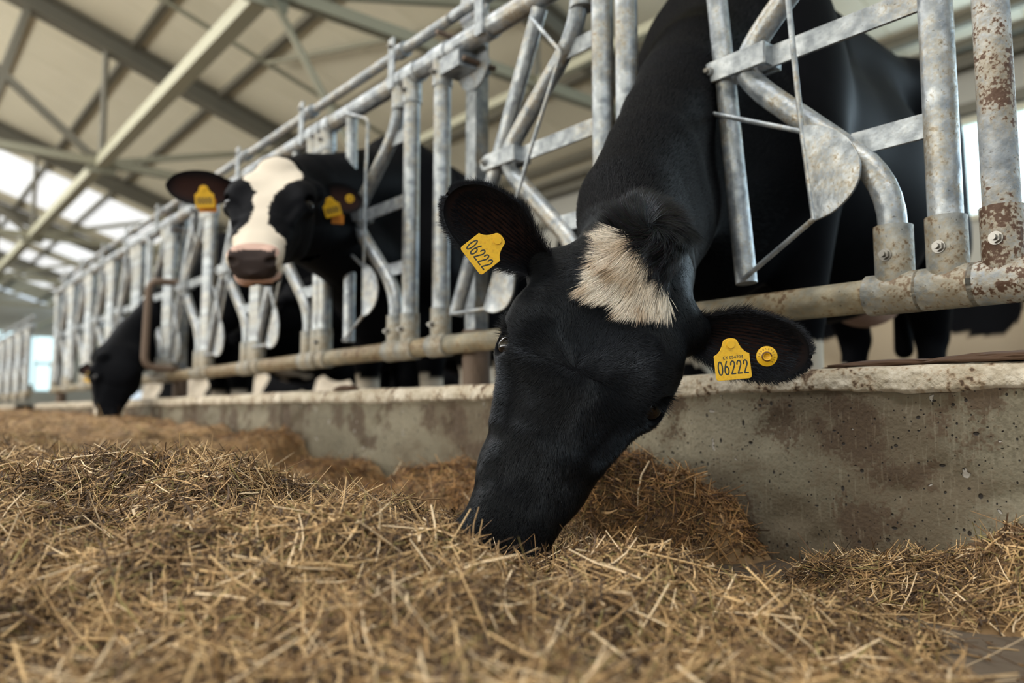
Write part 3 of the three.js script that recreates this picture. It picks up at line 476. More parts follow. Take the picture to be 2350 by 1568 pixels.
// a leaf-shaped, cupped ear with thickness; base, tip and the way its hollow faces are world points
function earGeo(base, tip, face, W, { root = 0.5, cup = 1.0, droop = 0.0 } = {}) {
  const A = tip.clone().sub(base), L = A.length(); A.normalize(); const F = face.clone().addScaledVector(A, -face.dot(A)).normalize(), S = A.clone().cross(F);
  const U = 36, K = 20, rows = [];
  for (let i = 0; i <= U; i++) {
    const u = 1 - Math.pow(1 - i / U, 1.7), w = W * (u < 0.5 ? mix(root, 1, sstep(0, 0.5, u)) : Math.sqrt(Math.max(0, 1 - Math.pow((u - 0.5) / 0.5, 2.3)))) + 0.0004, ang = mix(1.7, 0.75, sstep(0, 0.45, u)) * cup, row = [];
    for (let k = 0; k <= K; k++) { const v = (k / K * 2 - 1), a = v * ang, r = w / Math.sin(Math.min(ang, 1.57)), sx = Math.sin(a) * r, dep = -(Math.cos(a) - Math.cos(ang)) * r * 0.8 - 0.0; row.push(base.clone().addScaledVector(A, u * L).addScaledVector(S, sx).addScaledVector(F, dep - droop * u * u)); }
    rows.push(row);
  }
  const pos = [], idx = [], col = [], n = K + 1, T = 0.0045, side = [];
  for (const s of [0, 1]) for (let i = 0; i <= U; i++) for (let k = 0; k <= K; k++) {
    const p = rows[i][k], du = rows[Math.min(U, i + 1)][k].clone().sub(rows[Math.max(0, i - 1)][k]), dv = rows[i][Math.min(K, k + 1)].clone().sub(rows[i][Math.max(0, k - 1)]), N = dv.cross(du).normalize(); if (N.dot(F) < 0) N.negate();
    const q = s ? p.clone().addScaledVector(N, -T * Math.sqrt(Math.max(0, 1 - Math.pow(Math.abs(k / K * 2 - 1), 4)))) : p; pos.push(q.x, q.y, q.z);
    const inn = !s ? sstep(0.95, 0.3, Math.abs(k / K * 2 - 1)) * sstep(0.02, 0.2, i / U) * sstep(1, 0.6, i / U) : 0; col.push(mix(0.009, 0.03, inn), mix(0.009, 0.015, inn), mix(0.010, 0.012, inn));
  }
  const o2 = (U + 1) * n;
  for (let i = 0; i < U; i++) for (let k = 0; k < K; k++) { const a = i * n + k, b = a + n; idx.push(a, a + 1, b, b, a + 1, b + 1); idx.push(o2 + a, o2 + b, o2 + a + 1, o2 + b, o2 + b + 1, o2 + a + 1); }
  for (let i = 0; i < U; i++) for (const k of [0, K]) { const a = i * n + k, b = a + n; k ? idx.push(a, o2 + a, b, b, o2 + a, o2 + b) : idx.push(a, b, o2 + a, b, o2 + b, o2 + a); }
  const g = new THREE.BufferGeometry(); g.setAttribute('position', new THREE.Float32BufferAttribute(pos, 3)); g.setAttribute('color', new THREE.Float32BufferAttribute(col, 3)); g.setIndex(idx); g.computeVertexNormals(); g.userData = { rows, A, F, S, L, W };
  return g;
}
M.coat = phy({ vertexColors: true, roughness: 0.6, specularIntensity: 0.05, sheen: 0.0, sheenRoughness: 0.5, sheenColor: new THREE.Color(0.25, 0.27, 0.32) });
M.eye = phy({ color: new THREE.Color(0.006, 0.004, 0.003), roughness: 0.05, specularIntensity: 0.5, clearcoat: 0.25, clearcoatRoughness: 0.02 });
M.lid = phy({ color: new THREE.Color(0.06, 0.022, 0.018), roughness: 0.4 });
M.hair = phy({ roughness: 0.36, color: 0xffffff, specularIntensity: 0.6, specularColor: new THREE.Color(0.8, 0.9, 1.0) });
M.hairDull = phy({ roughness: 0.5, color: 0xffffff, specularIntensity: 0.16 });
M.noseWet = phy({ color: new THREE.Color(0.035, 0.025, 0.024), roughness: 0.25, clearcoat: 0.6, clearcoatRoughness: 0.25 });
const BLACK = [0.0042, 0.0044, 0.0054], WHITE = [0.66, 0.58, 0.47];
function makeCow(name, label, c, { hHead = 0.005, hBody = 0.02, lo, hi, coat, cutZ = -0.1, headBox, noHead = false, ears = [] }) {
  const t = thing(name, label, 'cow'); const f = cowField(c);
  const gs = [];
  if (!noHead) {
    const R = c.R, fl = (x, y, z) => { const w = toWorld(c, [x, y, z]); return f(w.x, w.y, w.z) / c.s; };
    const gh = surfaceNets(fl, headBox ? headBox[0] : [-0.17, -0.29, cutZ - 0.03], headBox ? headBox[1] : [0.17, 0.09, 0.54], hHead, (x, y, z) => z > cutZ - 0.012);
    const m = new THREE.Matrix4().set(R[0][0] * c.s, R[0][1] * c.s, R[0][2] * c.s, c.t[0], R[1][0] * c.s, R[1][1] * c.s, R[1][2] * c.s, c.t[1], R[2][0] * c.s, R[2][1] * c.s, R[2][2] * c.s, c.t[2], 0, 0, 0, 1);
    gh.applyMatrix4(m); gh.computeBoundingBox(); gs.push(paint(gh, (x, y, z, nx, ny, nz) => coat(x, y, z, toLocal(c, x, y, z), nx, ny, nz)));
  }
  const gb = surfaceNets(f, lo, hi, hBody, noHead ? null : (x, y, z) => { const l = toLocal(c, x, y, z); return !(l[2] > cutZ + 0.012 && Math.hypot(l[0], l[1] + 0.08) < 0.26 && l[2] < 0.6); });
  gs.push(paint(gb, (x, y, z, nx, ny, nz) => coat(x, y, z, toLocal(c, x, y, z), nx, ny, nz)));
  for (const e of ears) gs.push(e);
  const all = mergeGeometries(gs.map((g) => { const q = g.clone(); for (const k of Object.keys(q.attributes)) if (!['position', 'normal', 'color'].includes(k)) q.deleteAttribute(k); q.userData = {}; return q; }));
  const body = part('body', all, M.coat, t);
  if (!noHead) for (const sx of [-1, 1]) {
    const e = new THREE.SphereGeometry(0.0222 * c.s, 32, 20), p = toWorld(c, [sx * 0.101, -0.0345, 0.2005]); e.scale(0.95, 0.95, 1.08); const em = part('eye', e, M.eye, t); em.position.copy(p);
  }
  t.userData.parts = undefined; delete t.userData.parts;
  return { t, head: gs[0], neck: noHead ? null : gs[1], f };
}
// ---- fur
const hairGeo = (() => { const g = new THREE.BufferGeometry(); g.setAttribute('position', new THREE.Float32BufferAttribute([-0.5, 0, 0, 0.5, 0, 0, -0.4, 0.09, 0.5, 0.4, 0.09, 0.5, 0, 0.1, 1], 3)); g.setAttribute('normal', new THREE.Float32BufferAttribute([-0.25, 0.97, 0, 0.25, 0.97, 0, -0.2, 0.97, 0.1, 0.2, 0.97, 0.1, 0, 0.97, 0.2], 3)); g.setIndex([0, 2, 1, 1, 2, 3, 2, 4, 3]); return g; })();
function hairField(name, list, parent, label, mat = M.hair) {   // list of [pos, dir, normal, length, width, lift, [r,g,b]]
  const m = new THREE.InstancedMesh(hairGeo, mat, list.length), M4 = new THREE.Matrix4(), col = new THREE.Color(); m.name = name; m.userData.kind = 'stuff'; if (label) m.userData.label = label;
  list.forEach(([p, d, n, L, w, lift, c], i) => {
    const z = d.clone().addScaledVector(n, lift - d.dot(n)).normalize(), x = n.clone().cross(z).normalize(), y = z.clone().cross(x);
    M4.makeBasis(x.multiplyScalar(w), y.multiplyScalar(L), z.multiplyScalar(L)).setPosition(p); m.setMatrixAt(i, M4); col.setRGB(c[0], c[1], c[2]); m.setColorAt(i, col);
  });
  shade(m); parent.add(m); return m;
}
function sampler(g, rand) {
  const p = g.attributes.position, n = g.attributes.normal, ix = g.index, T = ix.count / 3, acc = new Float64Array(T); let s = 0; const a = V(), b = V(), c = V();
  for (let i = 0; i < T; i++) { a.fromBufferAttribute(p, ix.getX(i * 3)); b.fromBufferAttribute(p, ix.getX(i * 3 + 1)); c.fromBufferAttribute(p, ix.getX(i * 3 + 2)); s += b.sub(a).cross(c.sub(a)).length() / 2; acc[i] = s; }
  return { area: s, pick() { const q = rand() * s; let l = 0, h = T - 1; while (l < h) { const k = (l + h) >> 1; acc[k] < q ? l = k + 1 : h = k; } let u = rand(), v = rand(); if (u + v > 1) { u = 1 - u; v = 1 - v; } const i = ix.getX(l * 3), j = ix.getX(l * 3 + 1), k = ix.getX(l * 3 + 2), w = 1 - u - v; const P = V(p.getX(i) * w + p.getX(j) * u + p.getX(k) * v, p.getY(i) * w + p.getY(j) * u + p.getY(k) * v, p.getZ(i) * w + p.getZ(j) * u + p.getZ(k) * v), N = V(n.getX(i) * w + n.getX(j) * u + n.getX(k) * v, n.getY(i) * w + n.getY(j) * u + n.getY(k) * v, n.getZ(i) * w + n.getZ(j) * u + n.getZ(k) * v).normalize(); return [P, N]; } };
}
// ---- ear tags
function tagTexture(kind) {
  const W = 512, H = 640, cv = document.createElement('canvas'); cv.width = W; cv.height = H; const x = cv.getContext('2d');
  x.fillStyle = '#e2b21f'; x.fillRect(0, 0, W, H); const rnd = rngOf(kind.length * 7 + 3);
  for (let i = 0; i < 500; i++) { x.fillStyle = `rgba(${120 + rnd() * 60 | 0},${70 + rnd() * 30 | 0},10,${rnd() * 0.10})`; x.beginPath(); x.arc(rnd() * W, rnd() * H, 3 + rnd() * 16, 0, 7); x.fill(); }
  const stroke = (pts, lw) => { x.lineWidth = lw; x.lineCap = 'round'; x.lineJoin = 'round'; x.strokeStyle = '#2c302b'; x.beginPath(); pts(x); x.stroke(); };
  const digit = (ch, ox, oy, w, h, lw) => stroke((c) => {
    if (ch === '0') { c.ellipse(ox + w / 2, oy + h / 2, w / 2, h / 2, 0, 0, Math.PI * 2); }
    if (ch === '6') { c.moveTo(ox + w * 0.6, oy); c.quadraticCurveTo(ox + w * 0.1, oy + h * 0.35, ox + w * 0.02, oy + h * 0.68); c.ellipse(ox + w / 2, oy + h * 0.7, w * 0.48, h * 0.3, 0, Math.PI, Math.PI * 3); }
    if (ch === '2') { c.moveTo(ox + w * 0.02, oy + h * 0.28); c.bezierCurveTo(ox + w * 0.02, oy - h * 0.1, ox + w * 1.05, oy - h * 0.1, ox + w * 0.92, oy + h * 0.32); c.lineTo(ox + w * 0.08, oy + h * 0.97); c.lineTo(ox + w, oy + h * 0.97); }
  }, lw);
  if (kind === 'main' || kind === 'full') { [...'06222'].forEach((d, i) => digit(d, 42 + i * 92, 372, 60, 190, 21)); }
  if (kind === 'full') { x.fillStyle = '#2c302b'; x.font = 'bold 62px sans-serif'; x.textAlign = 'right'; x.fillText('CK 054294', 420, 340); }
  if (kind === 'far') { x.fillStyle = '#3a3520'; for (let i = 0; i < 5; i++) digit('0', 60 + i * 86, 360, 46, 180, 26); }
  const t = new THREE.CanvasTexture(cv); t.colorSpace = THREE.SRGBColorSpace; return t;
}
function buttonTexture() {
  const W = 256, cv = document.createElement('canvas'); cv.width = cv.height = W; const x = cv.getContext('2d'); x.fillStyle = '#e0af1c'; x.fillRect(0, 0, W, W);
  x.strokeStyle = '#5a3408'; x.lineWidth = 16; x.beginPath(); x.arc(128, 128, 54, 0.2, 5.6); x.stroke();
  x.fillStyle = '#5c430e'; x.font = 'bold 30px sans-serif'; x.textAlign = 'center';
  const txt = '900010765604'; [...txt].forEach((ch, i) => { x.save(); x.translate(128, 128); x.rotate(-2.2 + i * 0.36); x.fillText(ch, 0, -80); x.restore(); });
  const t = new THREE.CanvasTexture(cv); t.colorSpace = THREE.SRGBColorSpace; return t;
}
function tagGeo(W = 0.053, H = 0.062) {
  const s = new THREE.Shape(), r = 0.005, w = W / 2, b = 0.037;   // body with sloping shoulders and a neck
  s.moveTo(-w + r, 0); s.lineTo(w - r, 0); s.quadraticCurveTo(w, 0, w, r); s.lineTo(w, b); s.quadraticCurveTo(w * 0.6, b + 0.004, w * 0.42, H - 0.006); s.quadraticCurveTo(w * 0.36, H, 0, H); s.quadraticCurveTo(-w * 0.36, H, -w * 0.42, H - 0.006); s.quadraticCurveTo(-w * 0.6, b + 0.004, -w, b); s.lineTo(-w, r); s.quadraticCurveTo(-w, 0, -w + r, 0);
  const g = new THREE.ExtrudeGeometry(s, { depth: 0.0014, bevelEnabled: true, bevelSize: 0.0004, bevelThickness: 0.0004, bevelSegments: 1, curveSegments: 6 });
  const p = g.attributes.position, uv = g.attributes.uv; for (let i = 0; i < p.count; i++) uv.setXY(i, p.getX(i) / W + 0.5, p.getY(i) / (W * 1.25)); return g;
}
function placeTag(parent, mat, a, b, out, label, W) {   // bottom edge from a to b (world), face towards out
  const X = b.clone().sub(a).normalize(), N = out.clone().addScaledVector(X, -out.dot(X)).normalize(), Y = N.clone().cross(X), m = part('ear_tag', tagGeo(), mat, parent, label);
  const k = (b.distanceTo(a)) / 0.053; m.matrixAutoUpdate = true; new THREE.Matrix4().makeBasis(X, Y, N).decompose(V(), m.quaternion, V()); m.position.copy(a).add(b).multiplyScalar(0.5); m.scale.setScalar(k); 
  const st = part('tag_stud', new THREE.CylinderGeometry(0.006, 0.0065, 0.004, 16).rotateX(Math.PI / 2).translate(0, 0.053, 0.002), M.tagPlain, m); return m;
}
M.tagPlain = std({ color: 0xe0af1c, roughness: 0.45 });
M.tagMain = std({ map: tagTexture('main'), roughness: 0.45 }); M.tagFull = std({ map: tagTexture('full'), roughness: 0.45 }); M.tagFar = std({ map: tagTexture('far'), roughness: 0.45 }); M.tagButton = std({ map: buttonTexture(), roughness: 0.45 }); M.tagOrange = std({ color: 0xc47a12, roughness: 0.5 });
const camP = camera.position.clone();
const toCam = (p) => camP.clone().sub(p).normalize();

// ================================================================== the grazing cow in front
{
  const c = { R: [[0.6696, 0.7398, -0.0654], [-0.4229, 0.3074, -0.8524], [-0.6105, 0.5985, 0.5187]], t: [-0.7769, 0.4963, -0.8838], s: 1.04 };
  const W = (l) => toWorld(c, l).toArray();
  const n0 = W([0, -0.05, -0.02]), n1 = W([0, -0.15, 0.02]);
  c.necks = [[[...n0, 0.072], [-0.90, 0.62, -1.0, 0.080], [-0.962, 0.745, -1.13, 0.084], [-1.02, 0.86, -1.25, 0.090], [-1.06, 0.965, -1.36, 0.102], [-1.10, 1.06, -1.47, 0.118], [-1.20, 1.24, -1.76, 0.16]],
    [[...n1, 0.068], [-0.925, 0.52, -1.06, 0.088], [-0.995, 0.625, -1.21, 0.094], [-1.06, 0.72, -1.35, 0.102], [-1.14, 0.84, -1.60, 0.15]]];
  c.body = { o: [-1.21, 0.07, -1.76], f: [0.2, 0.98] };
  const patch = [[-0.048, 0.097], [-0.034, 0.085], [-0.037, 0.074], [-0.041, 0.015], [-0.026, 0.008], [0.009, 0.025], [0.022, 0.033], [0.037, 0.038], [0.066, 0.061], [0.071, 0.077], [0.054, 0.079], [0.024, 0.101], [0.009, 0.089], [-0.02, 0.097]];
  const inPatch = (x, z) => { let r = false; for (let i = 0, j = patch.length - 1; i < patch.length; j = i++) { const [ax, az] = patch[i], [bx, bz] = patch[j]; if ((az > z) !== (bz > z) && x < (bx - ax) * (z - az) / (bz - az) + ax) r = !r; } return r; };
  const coat = (x, y, z, l) => {
    const n = 0.8 + 0.4 * fbm(x * 30, y * 30, z * 30, 2);
    if (l[1] > -0.02 && inPatch(l[0], l[2])) return WHITE;
    const g = (l[2] < -0.3 && y < 0.44 + 0.1 * (fbm(x * 7, y * 7, z * 7, 3) - 0.5)) ? 1 : 0;   // white feet
    if (g) return WHITE; if (Math.hypot((x + 1.44) / 0.2, (y - 0.66) / 0.16, (z + 2.94) / 0.24) < 1) return [0.5, 0.34, 0.26];
    return [BLACK[0] * n, BLACK[1] * n, BLACK[2] * n];
  };
  const eL = earGeo(V(-0.872, 0.474, -0.775), V(-0.912, 0.568, -0.632), V(0.35, -0.25, 0.9).add(toCam(V(-0.9, 0.52, -0.7))), 0.052, { root: 0.42 });
  const eR = earGeo(V(-0.735, 0.374, -0.935), V(-0.594, 0.335, -1.037), toCam(V(-0.66, 0.35, -1.0)).add(V(0, -0.2, 0)), 0.049, { root: 0.5, cup: 0.8 });
  const cow = makeCow('grazing_cow', 'black cow with white forelock lowering its head to the hay', c, { hHead: 0.0034, hBody: 0.014, lo: [-2.0, 0.0, -3.6], hi: [-0.65, 1.62, -0.8], coat, ears: [eL, eR], cutZ: -0.06 });
  const t = cow.t, rand = rngOf(77);
  // short coat following the whorls
  const list = [], tmp = V();
  const whorl = V(-0.006, 0.012, 0.209), pollW = V(0.004, 0.02, -0.005);
  const flow = (l) => {
    const a = V(l[0] - whorl.x, l[1] - whorl.y, l[2] - whorl.z), b = V(l[0] - pollW.x, l[1] - pollW.y, l[2] - pollW.z), k = sstep(0.10, 0.15, l[2] + (fbm(l[0] * 20, 3, l[2] * 20, 2) - 0.5) * 0.06);
    if (l[2] > 0.21) a.z += 0.03; a.normalize(); b.normalize(); { const w = (fbm(l[0] * 35, l[1] * 35, l[2] * 35, 2) - 0.5) * 1.3, q = a.x * Math.cos(w) - a.z * Math.sin(w); a.z = a.x * Math.sin(w) + a.z * Math.cos(w); a.x = q; } const d = b.multiplyScalar(1 - k).addScaledVector(a, k); if (l[2] < -0.02) d.set(0, 0, -1); return d;
  };
  const dirWorld = (d) => V(c.R[0][0] * d.x + c.R[0][1] * d.y + c.R[0][2] * d.z, c.R[1][0] * d.x + c.R[1][1] * d.y + c.R[1][2] * d.z, c.R[2][0] * d.x + c.R[2][1] * d.y + c.R[2][2] * d.z);
  const sm = sampler(cow.head, rand);
  for (let i = 0; i < 400000 && list.length < 170000; i++) {
    const [P, N] = sm.pick(); if (N.dot(toCam(P)) < -0.25) continue; const l = toLocal(c, P.x, P.y, P.z); if (l[2] > 0.505) continue;
    if (Math.hypot(Math.abs(l[0]) - 0.115, l[1] + 0.0185, l[2] - 0.204) < 0.024) continue;
    const d = dirWorld(flow(l)); d.x += (rand() - 0.5) * 0.3; d.y += (rand() - 0.5) * 0.3; d.z += (rand() - 0.5) * 0.3; d.addScaledVector(N, -d.dot(N)).normalize();
    if (l[1] > -0.02 && inPatch(l[0], l[2])) continue;
    const v = 0.6 + rand() * rand() * 1.5, near = l[2] > 0.4 ? 0.6 : 1;
    list.push([P.addScaledVector(N, -0.0004), d, N, (0.006 + rand() * 0.006) * near, 0.00042 + rand() * 0.0003, 0.04 + rand() * 0.08, [BLACK[0] * v, BLACK[1] * v, BLACK[2] * v * 1.03]]);
  }
  hairField('short_coat', list.splice(0), t, 'short glossy black coat of the face');
  // neck coat
  const sn = sampler(cow.neck, rand), bodyDir = V(-0.35, 0.5, -0.75).normalize();
  for (let i = 0, k = 0; i < 1400000 && k < 90000; i++) {
    const [P, N] = sn.pick(); if (P.z < -1.6 || N.dot(toCam(P)) < -0.2 || rand() > 1.2 - (-P.z - 0.9) * 1.2) continue; k++;
    const d = bodyDir.clone(); d.x += (rand() - 0.5) * 0.4; d.y += (rand() - 0.5) * 0.4; d.z += (rand() - 0.5) * 0.4; d.addScaledVector(N, -d.dot(N)).normalize(); const v = 0.6 + rand() * rand() * 1.3;
    list.push([P, d, N, 0.008 + rand() * 0.008, 0.0006 + rand() * 0.0004, 0.04 + rand() * 0.06, [BLACK[0] * v, BLACK[1] * v, BLACK[2] * v * 1.03]]);
  }
  hairField('neck_coat', list, t, 'smooth black coat of the neck', M.hairDull);
  // forelock: longer cream hair in locks, black crest above it
  const lock = [];
  for (let i = 0; i < 400000 && lock.length < 26000; i++) {
    const [P, N] = sm.pick(); const l = toLocal(c, P.x, P.y, P.z); if (l[1] < -0.03 || l[2] > 0.125 || Math.abs(l[0]) > 0.085) continue;
    const white = inPatch(l[0] + (rand() - 0.5) * 0.006, l[2] + (rand() - 0.5) * 0.006), nearPoll = l[2] < 0.05 && Math.abs(l[0] - 0.006) < 0.05;
    if (!white && !nearPoll) continue; if (!white && rand() > 0.55) continue;
    const b = V(l[0] - pollW.x, 0, l[2] + 0.012).normalize(), cl = fbm(l[0] * 70, 1, l[2] * 70, 2) - 0.5; { const w = (white ? 0.25 : 0.9) + cl * (white ? 1.3 : 2.6), q = b.x * Math.cos(w) - b.z * Math.sin(w); b.z = b.x * Math.sin(w) + b.z * Math.cos(w); b.x = q; } b.x += (rand() - 0.5) * 0.18; b.z += (rand() - 0.5) * 0.15;
    const d = dirWorld(b).addScaledVector(N, -dirWorld(b).dot(N)).normalize(), w = 0.75 + rand() * 0.4, tan = sstep(0.45, 0.75, fbm(l[0] * 60 + 4, 8, l[2] * 60, 3));
    const cc = white ? [mix(0.92, 0.66, tan) * w, mix(0.82, 0.5, tan) * w, mix(0.67, 0.34, tan) * w] : [BLACK[0] * (0.8 + rand() * 2), BLACK[1] * (0.7 + rand() * 1.7), BLACK[2] * (0.6 + rand() * 1.5)];
    lock.push([P.addScaledVector(N, 0.001 + rand() * 0.005 * (nearPoll ? 1.8 : 1)), d, N, (white ? 0.02 : 0.02) + rand() * 0.018, 0.0005 + rand() * 0.0005, (nearPoll ? 0.25 : 0.10) + rand() * 0.2, cc]);
  }
  hairField('forelock', lock, t, 'cream forelock hair below a black tuft');
  // ear fringes
  const fr = [];
  for (const [e, tip] of [[eL, 0], [eR, 1]]) {
    const { rows, A, F, S } = e.userData, U = rows.length - 1, K = rows[0].length - 1;
    for (let i = 0; i < 9000; i++) {
      const inside = rand() < 0.55, u = inside ? 0.02 + rand() * 0.7 : Math.pow(rand(), 0.8) * 0.99, v = inside ? rand() * 2 - 1 : (rand() < 0.5 ? -1 : 1) * (0.85 + rand() * 0.15), iu = Math.min(U - 1, u * U | 0), k = Math.round((v + 1) / 2 * K);
      const P = rows[iu][k].clone().lerp(rows[iu + 1][k], u * U - iu), out = S.clone().multiplyScalar(v * (inside ? 0.5 : 1)).addScaledVector(A, inside ? 0.8 : 0.5 + u).normalize(), N = inside ? F : F.clone().addScaledVector(out, 0.1).normalize();
      out.x += (rand() - 0.5) * 0.5; out.y += (rand() - 0.5) * 0.5; out.z += (rand() - 0.5) * 0.5; out.normalize(); const w = 0.6 + rand() * 1.8;
      fr.push([P, out, N, inside ? 0.009 + rand() * 0.01 : 0.005 + rand() * 0.007 + (u < 0.3 ? 0.014 * rand() : 0), 0.0003 + rand() * 0.0003, inside ? 0.1 + rand() * 0.1 : 0.12 * (rand() - 0.3), [BLACK[0] * w * 1.15, BLACK[1] * w, BLACK[2] * w]]);
    }
  }
  // lashes and brow hair
  for (const sx of [-1, 1]) for (let i = 0; i < 260; i++) {
    const a = rand() * 2 - 1, up = rand() < 0.75, l = [sx * (0.117 - Math.abs(a) * 0.006 - rand() * 0.004), up ? -0.012 + rand() * 0.003 : -0.047, 0.183 + a * 0.018 + (up ? 0 : 0.018)], P = toWorld(c, l), d = dirWorld(V(sx * 1, up ? 0.35 : -0.5, -0.25 + a * 0.5).normalize()), N = dirWorld(V(sx * 0.3, up ? 1 : -1, 0));
    d.x += (rand() - 0.5) * 0.3; d.y += (rand() - 0.5) * 0.3; d.z += (rand() - 0.5) * 0.3; fr.push([P, d.normalize(), N, (up ? 0.018 : 0.011) + rand() * 0.012, 0.0005 + rand() * 0.0003, 0.0, [0.008, 0.008, 0.009]]);
  }
  hairField('ear_and_lash_hair', fr, t, 'black fringe hair on ears and eyelids');
  for (const sx of [-1, 1]) { const p = toWorld(c, [sx * 0.105, -0.028, 0.2265]); const w = new THREE.SphereGeometry(0.0045, 14, 10); const e = part('eye_corner', w, M.lid, t); e.position.copy(p); }
  // tags
  placeTag(t, M.tagMain, V(-0.909, 0.492, -0.650), V(-0.893, 0.453, -0.676), toCam(V(-0.9, 0.48, -0.67)), 'yellow ear tag reading 06222, tilted');
  placeTag(t, M.tagFull, V(-0.657, 0.299, -0.905), V(-0.626, 0.3035, -0.942), toCam(V(-0.64, 0.3, -0.92)), 'yellow ear tag reading 06222 with small number above');
  const bt = new THREE.LatheGeometry([[0.0001, 0.0012], [0.0042, 0.0012], [0.0042, 0.0042], [0.0066, 0.0042], [0.007, 0.002], [0.0135, 0.0016], [0.0145, 0], [0.0001, 0]].map((q) => new THREE.Vector2(q[0], q[1])), 40);
  { const p = bt.attributes.position, uv = bt.attributes.uv; for (let i = 0; i < p.count; i++) uv.setXY(i, p.getX(i) / 0.029 + 0.5, 0.5 - p.getZ(i) / 0.029); }
  const bm = part('button_tag', bt, M.tagButton, t, 'round yellow button tag'); bm.position.set(-0.611, 0.333, -0.957); bm.quaternion.setFromUnitVectors(V(0, 1, 0), toCam(V(-0.61, 0.33, -0.96)).add(V(0.1, -0.1, 0)).normalize());
}
console.log('front cow ready');

// ================================================================== the other cows
const blackish = (x, y, z) => { const n = 0.8 + 0.4 * fbm(x * 25, y * 25, z * 25, 2); return [BLACK[0] * n, BLACK[1] * n, BLACK[2] * n]; };
{ // cow with the white blaze looking over the kerb
  const c = { R: [[0.546, 0.4651, 0.6968], [0.019, 0.8246, -0.5654], [-0.8376, 0.3219, 0.4414]], t: [-2.3249, 1.0041, -0.9631], s: 1.04 };
  const W = (l) => toWorld(c, l).toArray();
  c.necks = [[[...W([0, -0.05, -0.03]), 0.075], [-2.54, 1.06, -1.16, 0.1], [-2.68, 1.12, -1.36, 0.12], [-2.95, 1.27, -1.75, 0.16]], [[...W([0, -0.16, 0.0]), 0.075], [-2.5, 0.88, -1.12, 0.11], [-2.66, 0.86, -1.38, 0.14], [-2.88, 0.86, -1.62, 0.17]]];
  c.body = { o: [-2.97, 0.05, -1.78], f: [0.6, 0.8] };
  const hw = [[-0.03, 0.0], [-0.002, 0.0], [0.012, 0.05], [0.035, 0.078], [0.08, 0.086], [0.12, 0.07], [0.16, 0.046], [0.2, 0.028], [0.28, 0.021], [0.34, 0.027], [0.37, 0.05], [0.4, 0.12]];
  const coat = (x, y, z, l) => {
    if (l[2] > -0.06 && Math.hypot(l[0], l[1], l[2] - 0.2) < 0.45) {
      const w = keyed(hw, l[2]) + (fbm(l[0] * 40, l[1] * 40, l[2] * 40, 3) - 0.5) * 0.022;
      if (l[2] > 0.43 && Math.abs(l[0]) < 0.058 && l[1] < -0.052 && l[1] > -0.125 && l[2] + l[1] * 0.15 > 0.452) return [0.045, 0.034, 0.031];
      if (l[2] > 0.37 && l[1] < -0.142 && l[0] > -0.01) return blackish(x, y, z);
      if (l[2] > 0.44 && (l[1] > -0.066 || Math.abs(l[0]) < 0.06 && l[1] < -0.12)) return [0.55, 0.37, 0.3];
      if (l[2] > 0.39 + 0.03 * Math.abs(l[0]) || (l[1] > -0.075 && Math.abs(l[0] + 0.006) < w)) return WHITE;
      return blackish(x, y, z);
    }
    if (y < 0.42 + 0.1 * (fbm(x * 6, y * 6, z * 6, 3) - 0.5)) return WHITE;
    if (fbm(x * 2.3 + 4.4, y * 2.3, z * 2.3, 3) > 0.64 && z < -2.0) return WHITE;
    return blackish(x, y, z);
  };
  const eL = earGeo(V(-2.55, 0.985, -0.93), V(-2.663, 0.999, -0.722), V(0.7, 0.0, 0.7), 0.06, { root: 0.45 }), eR = earGeo(V(-2.40, 0.975, -1.14), V(-2.417, 1.0, -1.304), V(0.75, 0.1, 0.55), 0.058, { root: 0.5 });
  const cow = makeCow('watching_cow', 'black cow with a broad white blaze looking over the kerb', c, { hHead: 0.005, hBody: 0.02, lo: [-4.4, 0, -3.6], hi: [-2.2, 1.62, -0.8], coat, ears: [eL, eR], cutZ: -0.06 });
  const F = toCam(V(-2.5, 1, -0.9));
  placeTag(cow.t, M.tagFar, V(-2.585, 0.917, -0.795), V(-2.548, 0.919, -0.843), F, 'yellow ear tag with dark figures'); placeTag(cow.t, M.tagOrange, V(-2.60, 0.909, -0.81), V(-2.563, 0.909, -0.855), F, 'amber back half of the ear tag');
  placeTag(cow.t, M.tagFar, V(-2.372, 0.898, -1.15), V(-2.338, 0.912, -1.19), F.clone().add(V(0.2, 0.1, 0)), 'yellow ear tag beside the button tag');
  const b = part('button_tag', new THREE.CylinderGeometry(0.014, 0.0145, 0.004, 24), M.tagButton, cow.t); b.position.set(-2.325, 0.965, -1.21); b.quaternion.setFromUnitVectors(V(0, 1, 0), F);
  const o = part('ear_tag', tagGeo(), M.tagOrange, cow.t, 'small amber tag below the ear'); o.position.set(-2.37, 0.885, -1.19); o.lookAt(camP); o.scale.setScalar(0.75);
}
